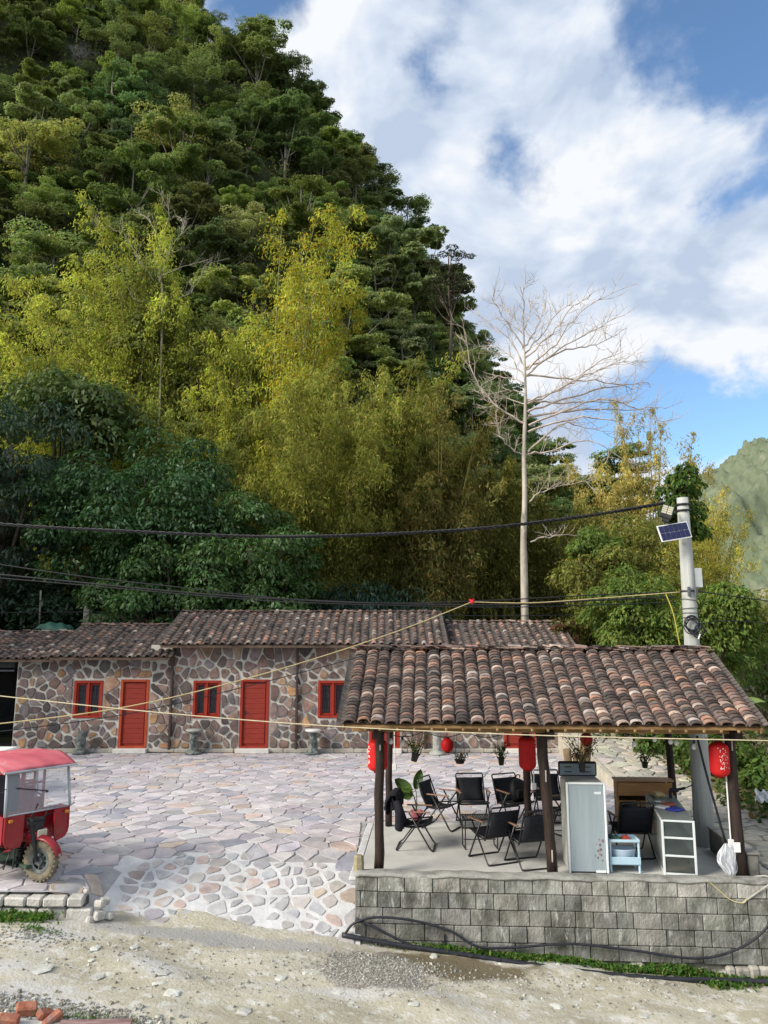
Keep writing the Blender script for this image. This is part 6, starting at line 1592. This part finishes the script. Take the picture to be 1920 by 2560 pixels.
# front wheel, steered towards the viewer's left
wh = empty('front_wheel', (0, 0, .285)); wh.parent = tk; wh.rotation_euler = (0, 0, R(20))
ty = MB(); n = 40; prof = [(.175, -.042), (.205, -.058), (.245, -.060), (.272, -.046), (.283, -.02), (.285, 0), (.283, .02), (.272, .046), (.245, .060), (.205, .058), (.175, .042)]
V = [(r * math.cos(6.283 * k / n), y, r * math.sin(6.283 * k / n)) for (r, y) in prof for k in range(n)]
ty.add(V, [(i * n + k, i * n + (k + 1) % n, (i + 1) * n + (k + 1) % n, (i + 1) * n + k) for i in range(10) for k in range(n)])
m_tyre = mat('muddy_tyre', (.12, .105, .075), (.25, .22, .155), 8, rough=.9, bump=.5, c3=(.045, .043, .04), scale3=6, lo3=.58, hi3=.68)
tyre = ty.build('tyre', m_tyre, wh, True)
lug = MB()
for k in range(26):
    a = 6.283 * k / 26
    for s in (-1, 1):
        Ml = Matrix.Rotation(-a + .06 * s, 4, 'Y') @ Matrix.Translation((.279, s * .032, 0)); lug.box((0, 0, 0), (.028, .042, .034), .006, Ml)
lug.build('tread', m_tyre, tyre)
rim = MB(); prof = [(.12, -.03), (.165, -.045), (.178, -.04), (.178, .04), (.165, .045), (.12, .03)]
V = [(r * math.cos(6.283 * k / n), y, r * math.sin(6.283 * k / n)) for (r, y) in prof for k in range(n)]
rim.add(V, [(i * n + k, i * n + (k + 1) % n, (i + 1) * n + (k + 1) % n, (i + 1) * n + k) for i in range(5) for k in range(n)])
for k in range(7):
    a = 6.283 * k / 7; rim.box((.09, 0, 0), (.12, .03, .03), .006, Matrix.Rotation(-a, 4, 'Y'))
rim.lathe([(.06, -.055), (.06, .055)], 14, Matrix.Rotation(R(90), 4, 'X')); rim.lathe([(.105, -.062), (.105, -.054)], 22, Matrix.Rotation(R(90), 4, 'X'))
rim.build('rim', mat('rim_grey', (.07, .085, .085), (.16, .18, .18), 9, rough=.5), wh)
fk = MB()
for s in (-1, 1): fk.tube([(.0, s * .09, 0), (-.11, s * .09, .40)], .026, 8); fk.tube([(-.05, s * .09, .2), (-.14, s * .09, .52)], .033, 8)
fk.box((-.14, 0, .50), (.10, .26, .05), .012); fk.box((-.12, 0, .40), (.09, .24, .04), .01); fk.box((-.11, 0, .45), (.12, .18, .12), .03)
fk.build('fork', m_tk, wh)
md = MB()                                             # mudguard in two flared pieces
md.grid(lambda u, v: Vector(((.335 + .0 * u) * math.cos(R(18 + 128 * v)), (u - .5) * .17 * (1 - .35 * abs(2 * v - 1) ** 3), .335 * math.sin(R(18 + 128 * v)) + .018 - .05 * (2 * u - 1) ** 2)), 8, 26)
md.build('mudguard', m_tr, wh, True, solid=.006)
# cab: lower cowls left and right, with rounded bottoms, and the windscreen
def cowl(s):
    P = [(.50, .94), (.50, .62), (.47, .55), (.40, .50), (.27, .50), (.235, .60), (.235, .94)]; mb = MB()
    V = [(-.14 - .06 * (y / .5) ** 2 * 1 + d, s * y, z) for d in (0, .03) for (y, z) in P]; k = len(P)
    mb.add(V, [tuple(range(k)), tuple(reversed(range(k, 2 * k)))] + [(i, (i + 1) % k, k + (i + 1) % k, k + i) for i in range(k)])
    V = [(-.20 + dx, s * (.50 + t), z) for dx in (0, -.30) for t in (0, .012) for z in (.56, .94)]
    mb.add(V, [(0, 1, 3, 2), (4, 6, 7, 5), (0, 4, 5, 1), (2, 3, 7, 6), (0, 2, 6, 4), (1, 5, 7, 3)])
    mb.tube([(-.17, s * .485, .96), (-.17, s * .49, .64), (-.18, s * .45, .525), (-.22, s * .33, .47), (-.45, s * .33, .40)], .016, 6)
    return mb.build('cowl', m_tr, tk)
cowl(1); cowl(-1)
ws = MB()
for s in (-1, 1): ws.tube([(-.17, s * .50, .94), (-.25, s * .475, 1.55)], .021, 8)
ws.tube([(-.25, -.475, 1.54), (-.25, .475, 1.54)], .018, 8); ws.tube([(-.172, -.5, .95), (-.172, .5, .95)], .012, 6)
wsf = ws.build('windscreen_frame', m_gfr, tk, True)
gp = MB(); gp.grid(lambda u, v: Vector((-.175 - .073 * v + .012, -.475 + .95 * u, .965 + .565 * v)), 1, 1); gp.build('windscreen', glass_mat('windscreen_plastic', (.70, .76, .84), .16, .12), wsf, solid=.004)
MB().tube([(-.19, -.35, 1.32), (-.185, .12, 1.22)], .008, 5).box((-.185, .12, 1.21), (.02, .04, .03), .005).build('wiper', m_tk, wsf)
# canopy
cn = MB()
cn.grid(lambda u, v: Vector((-.16 - 1.15 * v, (u - .5) * 1.16, 1.575 + .17 * min(1, v * 2.2) ** .8 - .022 * abs(2 * u - 1) ** 3 - .012 * (2 * u - 1) ** 2 - .03 * v * v + .006 * math.sin(u * 23 + v * 11))), 20, 20)
cn.build('canopy', m_can, tk, True, solid=.012)
MB().tube([(-.15, -.57, 1.555), (-.15, .57, 1.555)], .016, 6).build('canopy_edge', m_gfr, tk)
for s in (-1, 1): MB().tube([(-1.28, s * .54, .6), (-1.28, s * .54, 1.70)], .018, 6).build('canopy_post', m_gfr, tk)
# headlight block, handlebar, tank, seat, engine
hl = MB().box((-.13, 0, .64), (.20, .26, .16), .04).box((-.22, 0, .55), (.18, .20, .18), .04).build('headlight_cowl', m_tr, tk)
MB().box((-.022, .0, .65), (.03, .15, .13), .02).build('headlight', mat('headlight_lens', (.50, .47, .36), (.6, .57, .46), 6, rough=.2), hl)
hb = MB().tube(smoothpts([(-.33, -.36, .84), (-.25, -.22, .86), (-.22, 0, .82), (-.25, .22, .86), (-.33, .36, .84)], 4), .014, 6).box((-.22, 0, .80), (.16, .22, .10), .02)
hb.tube([(-.24, .15, .86), (-.2, .2, 1.0)], .008, 5).tube([(-.2, -.1, .86), (-.15, -.02, 1.06)], .009, 5); hb.build('handlebar', m_tk, tk)
MB().lathe([(.02, 0), (.12, .05), (.14, .14), (.12, .24), (.05, .3)], 14, Tm((-.62, 0, .52), 0, R(90), 0)).build('fuel_tank', m_tr, tk, True)
en = MB().box((-.55, 0, .34), (.34, .30, .24), .03).box((-.42, 0, .42), (.12, .26, .2), .02)
for k in range(5): en.box((-.40, 0, .34 + k * .035), (.16, .32, .012))
en.tube([(-.4, -.17, .3), (-.3, -.2, .2), (-.8, -.22, .18)], .025, 7); en.tube([(-.2, .1, .62), (-.4, .16, .5), (-.5, .1, .4)], .012, 5); en.build('engine', m_tk, tk)
MB().box((-.75, 0, .20), (1.3, .34, .05), .01).tube([(-.10, 0, .46), (-.3, 0, .34), (-.6, 0, .22)], .03, 7).build('chassis', m_gr, tk)
for s in (-1, 1):
    MB().box((-.62, s * .36, .28), (.42, .30, .02), .006).tube([(-.42, s * .22, .46), (-.40, s * .30, .30), (-.42, s * .34, .16)], .012, 5).build('footboard', m_gr, tk)
    MB().grid(lambda u, v: Vector((-.36 + .05 * v, s * (.22 + .02 * u), .16 + .34 * v)), 2, 2).build('leg_shield', m_gr, tk, solid=.01)
MB().box((-1.02, 0, .68), (.36, .80, .12), .03).build('seat', m_tk, tk)
bk = MB().box((-1.12, -.16, 1.06), (.06, .66, .62), .03).build('seat_back', mat('seat_back_grey', (.05, .058, .078), (.075, .085, .11), 4, rough=.6), tk)
lt_ = MB(); rq_ = np.random.default_rng(970)
for k in range(9): lt_.box((-1.087, -.30 + k * .028 + (.03 if k > 4 else 0), 1.20 if k < 5 else 1.12), (.004, .012 + rq_.uniform(0, .008), .04 if k < 5 else .016))
lt_.build('lettering', pmat('pale_letters', (.20, .22, .26)), bk)
MB().box((-.47, .0, .70), (.02, .96, .46), .006).build('dash_panel', m_tr, tk)
MB().box((-1.05, 0, .60), (.04, .98, .40), .006).build('seat_box', m_tr, tk)
for s in (-1, 1): MB().box((-.125, s * .43, .88), (.03, .07, .05), .012).build('indicator_lamp', mat('amber_lens', (.50, .17, .02), (.6, .22, .03), 6, rough=.25, bump=0), tk)
rfm = MB()
for y in (.14, .34, .50): rfm.box((-.98, y, 1.10), (.035, .035, .84), .006)
for z in (.98, 1.22, 1.48): rfm.box((-.98, .32, z), (.03, .40, .035), .006)
rfm.box((-.99, .32, .80), (.02, .40, .36), .006); rfm.box((-.97, -.1, 1.49), (.035, .9, .035), .006)
rfm.tube([(-.96, .16, 1.22), (-.96, .50, .99)], .016, 6); rfm.build('cab_frame', m_tr, tk)
# cargo box with red rails
cg = MB().box((-2.05, 0, .48), (1.45, 1.06, .04), .008)
for s in (-1, 1): cg.box((-2.05, s * .53, .68), (1.45, .03, .36), .008)
cg.box((-1.33, 0, .68), (.03, 1.03, .36), .008).box((-2.77, 0, .68), (.03, 1.03, .36), .008)
for s in (-1, 1):
    for z in (.98, 1.16): cg.tube([(-1.33, s * .53, z), (-2.77, s * .53, z)], .014, 6)
    for x in (-1.33, -1.8, -2.3, -2.77): cg.tube([(x, s * .53, .8), (x, s * .53, 1.18)], .014, 6)
cg.box((-1.33, .08, .98), (.03, 1.03, .30), .008)
for y in (-.53, -.2, .15, .36, .53): cg.tube([(-1.33, y, .8), (-1.33, y, 1.48)], .015, 6)
for z in (1.2, 1.34, 1.48): cg.tube([(-1.33, -.53, z), (-1.33, .53, z)], .015, 6)
cg.build('cargo_box', m_tr, tk)
for s in (-1, 1):
    w_ = MB(); V = [(r * math.cos(6.283 * k / 24) - 2.15, y + s * .47, r * math.sin(6.283 * k / 24) + .29) for (r, y) in ((.0, -.05), (.15, -.06), (.25, -.06), (.285, -.03), (.285, .03), (.25, .06), (.15, .06), (.0, .05)) for k in range(24)]
    w_.add(V, [(i * 24 + k, i * 24 + (k + 1) % 24, (i + 1) * 24 + (k + 1) % 24, (i + 1) * 24 + k) for i in range(7) for k in range(24)]); w_.build('rear_wheel', m_tyre, tk, True)
for s in (-1, 1):
    MB().tube([(-.2, s * .49, 1.32), (-.18, s * .54, 1.33)], .006, 5).box((-.175, s * .55, 1.33), (.015, .03, .035), .006).build('mirror', m_tk, tk)

# ================================================================ ROAD DEBRIS
rr_ = np.random.default_rng(1100)
m_rock = mat('pale_rock', (.42, .42, .39), (.60, .60, .57), 6, bump=.6, bscale=18, tint='obj')
def rock_mb(s, flat, rg, n=7):
    mb = MB(); rings = [(-.5, .55), (-.1, 1.0), (.25, .85), (.42, .45)]; V = []
    ph = rg.uniform(.75, 1.25, n)
    for (z, k) in rings:
        for q in range(n): V.append((s * k * ph[q] * rg.uniform(.88, 1.12) * math.cos(6.283 * q / n), s * k * ph[q] * rg.uniform(.88, 1.12) * math.sin(6.283 * q / n) * .8, s * flat * z * rg.uniform(.85, 1.15)))
    mb.add(V, [(i * n + q, i * n + (q + 1) % n, (i + 1) * n + (q + 1) % n, (i + 1) * n + q) for i in range(3) for q in range(n)] + [tuple(range(3 * n, 4 * n)), tuple(reversed(range(n)))])
    return mb
ROCKS = [(430, 2480, .16, .35), (400, 2455, .10, .4), (240, 2365, .10, .4), (335, 2365, .09, .35), (230, 2390, .06, .5), (405, 2432, .11, .25), (610, 2525, .12, .3), (1340, 2375, .11, .5), (1290, 2372, .08, .5), (1085, 2390, .09, .6), (1395, 2420, .05, .7),
         (1700, 2420, .10, .6), (1785, 2455, .09, .6), (1660, 2430, .12, .3), (1390, 2515, .12, .25), (1610, 2540, .10, .25), (1035, 2515, .10, .25), (840, 2475, .10, .25), (100, 2410, .18, .15), (240, 2425, .14, .15), (700, 2440, .13, .18),
         (75, 2500, .07, .6), (125, 2490, .06, .6), (30, 2490, .06, .7), (165, 2510, .05, .7), (180, 2540, .07, .6), (370, 2545, .06, .6), (395, 2535, .05, .6), (335, 2550, .05, .6), (1250, 2410, .05, .5), (970, 2490, .05, .6), (880, 2500, .06, .4), (760, 2430, .05, .4), (1755, 2520, .07, .3), (1875, 2470, .06, .5), (1500, 2470, .09, .2)]
for (px, py, s, fl2) in ROCKS:
    p = on(px, py, zroad(on(px, py, -.8).x)); p.z = road_rel(p.x, p.y) + s * fl2 * .08
    o = rock_mb(s * .8, fl2, rr_).build('rock', m_rock, None, color=np.array([1, 1, .97]) * rr_.uniform(.8, 1.15), loc=p); o.rotation_euler = (0, 0, rr_.uniform(0, 6.28))
    size = 'large flat' if s >= .12 else ('middle-sized' if s > .075 else 'small')
    place = 'in the rubble at the bottom left' if py > 2480 and px < 420 else 'near the low wall at left' if px < 350 else 'in the middle of the dirt road' if px < 900 else 'by the wet gravel patch' if px < 1200 else 'near the weeds under the block wall' if py < 2460 else 'in the right part of the dirt road'
    tag(o, '%s pale grey rock %s' % (size, place), 'rock', 'rocks on the dirt road')
# loose gravel
gv = MB(); gv.c = []
def gravel(px, py, n, sx, sy, smin, smax, cols):
    c = on(px, py, zroad(on(px, py, -.8).x))
    for k in range(n):
        x, y = c.x + rr_.normal(0, sx), c.y + rr_.normal(0, sy)
        if y > 10.72 - max(0, x + .4) * .03 and (x > -.5): continue
        if x < -.4 and y > 10.6: continue
        s = rr_.uniform(smin, smax); z = road_rel(x, y); a = rr_.uniform(0, 6.28); f = rr_.uniform(.4, .8)
        V = [(x + s * math.cos(a + q * 1.571) * rr_.uniform(.7, 1.2), y + s * math.sin(a + q * 1.571) * rr_.uniform(.7, 1.2), z - .002) for q in range(4)] + [(x + s * .5 * math.cos(a + .5 + q * 1.571), y + s * .5 * math.sin(a + .5 + q * 1.571), z + s * f * rr_.uniform(.7, 1.2)) for q in range(4)]
        gv.add(V, [(4, 5, 6, 7)] + [(q, (q + 1) % 4, 4 + (q + 1) % 4, 4 + q) for q in range(4)])
        col = np.array(cols[rr_.integers(len(cols))]) * rr_.uniform(.8, 1.2); gv.c += [col] * 8
GC = [(.72, .71, .68), (.58, .58, .56), (.9, .88, .84), (.5, .46, .40), (.42, .40, .36)]
gravel(960, 2430, 1900, .42, .26, .008, .020, GC); gravel(1000, 2370, 250, .4, .1, .010, .028, GC); gravel(90, 2500, 700, .55, .12, .012, .04, GC); gravel(500, 2420, 500, 1.6, .5, .008, .028, GC); gravel(1500, 2460, 600, 1.4, .4, .008, .028, GC); gravel(330, 2545, 240, .5, .06, .014, .04, GC); gravel(60, 2335, 220, .5, .12, .010, .03, GC); gravel(1700, 2430, 300, .5, .12, .01, .04, GC)
o = gv.build('gravel', m_rock, None, color=(0, 0, 0)); tag(o, 'loose grey gravel strewn over the dirt road', 'gravel', kind='stuff')
# broken bricks and a splintered board at the near left corner
m_brick = mat('broken_brick', (.26, .085, .05), (.40, .17, .11), 8, bump=.8, c3=(.24, .20, .18), scale3=5, lo3=.55, hi3=.66)
for (px, py, d, rot, lab) in ((65, 2535, (.20, .13, .10), (.2, .1, .4), 'orange broken brick lying leftmost at the bottom edge'), (112, 2545, (.17, .10, .08), (.5, .3, 1.1), 'dark red brick shard next to the leftmost brick'), (130, 2560, (.20, .09, .09), (.3, -.4, .9), 'tilted red brick piece at the bottom edge'), (20, 2565, (.2, .12, .1), (.1, .2, .2), 'dark brick half cut by the bottom left corner')):
    p = on(px, py, zroad(on(px, py, -.3).x)); o = MB().box((0, 0, 0), d, .018).build('brick_piece', m_brick, None, loc=p + Vector((0, 0, d[2] * .45))); o.rotation_euler = rot; tag(o, lab, 'brick')
p0, p1 = on(150, 2552, zroad(-3.6) + .05), on(330, 2565, zroad(-3.0) + .05); L = (p1 - p0).length
o = MB().box((0, 0, 0), (L, .09, .035), .008).build('board', mat('red_grey_board', (.16, .09, .09), (.30, .20, .19), 5, stretch=(1, 6, 6), bump=.5), None, loc=(p0 + p1) / 2); o.rotation_euler = (.2, 0, math.atan2(p1.y - p0.y, p1.x - p0.x)); tag(o, 'weathered reddish board lying at the bottom left', 'board')
# litter on the bank
for (px, py, Y, lab) in ((1905, 1990, 14.2, 'white crumpled plastic litter on the bank at the right edge'),):
    p = at(px, py, Y); s = .05 if px != 1905 else .12
    mb = MB(); mb.grid(lambda u, v: Vector(((u - .5) * 2 * s, .03 * math.sin(u * 9 + v * 7), (v - .5) * 2 * s * .8 + .03 * math.sin(u * 12))), 8, 8)
    p.z = max(p.z, bankz(p.x, p.y) + s * .8); tag(mb.build('plastic_litter', pmat('litter_white', (.70, .72, .74)), None, False, loc=p, solid=.004), lab, 'litter')
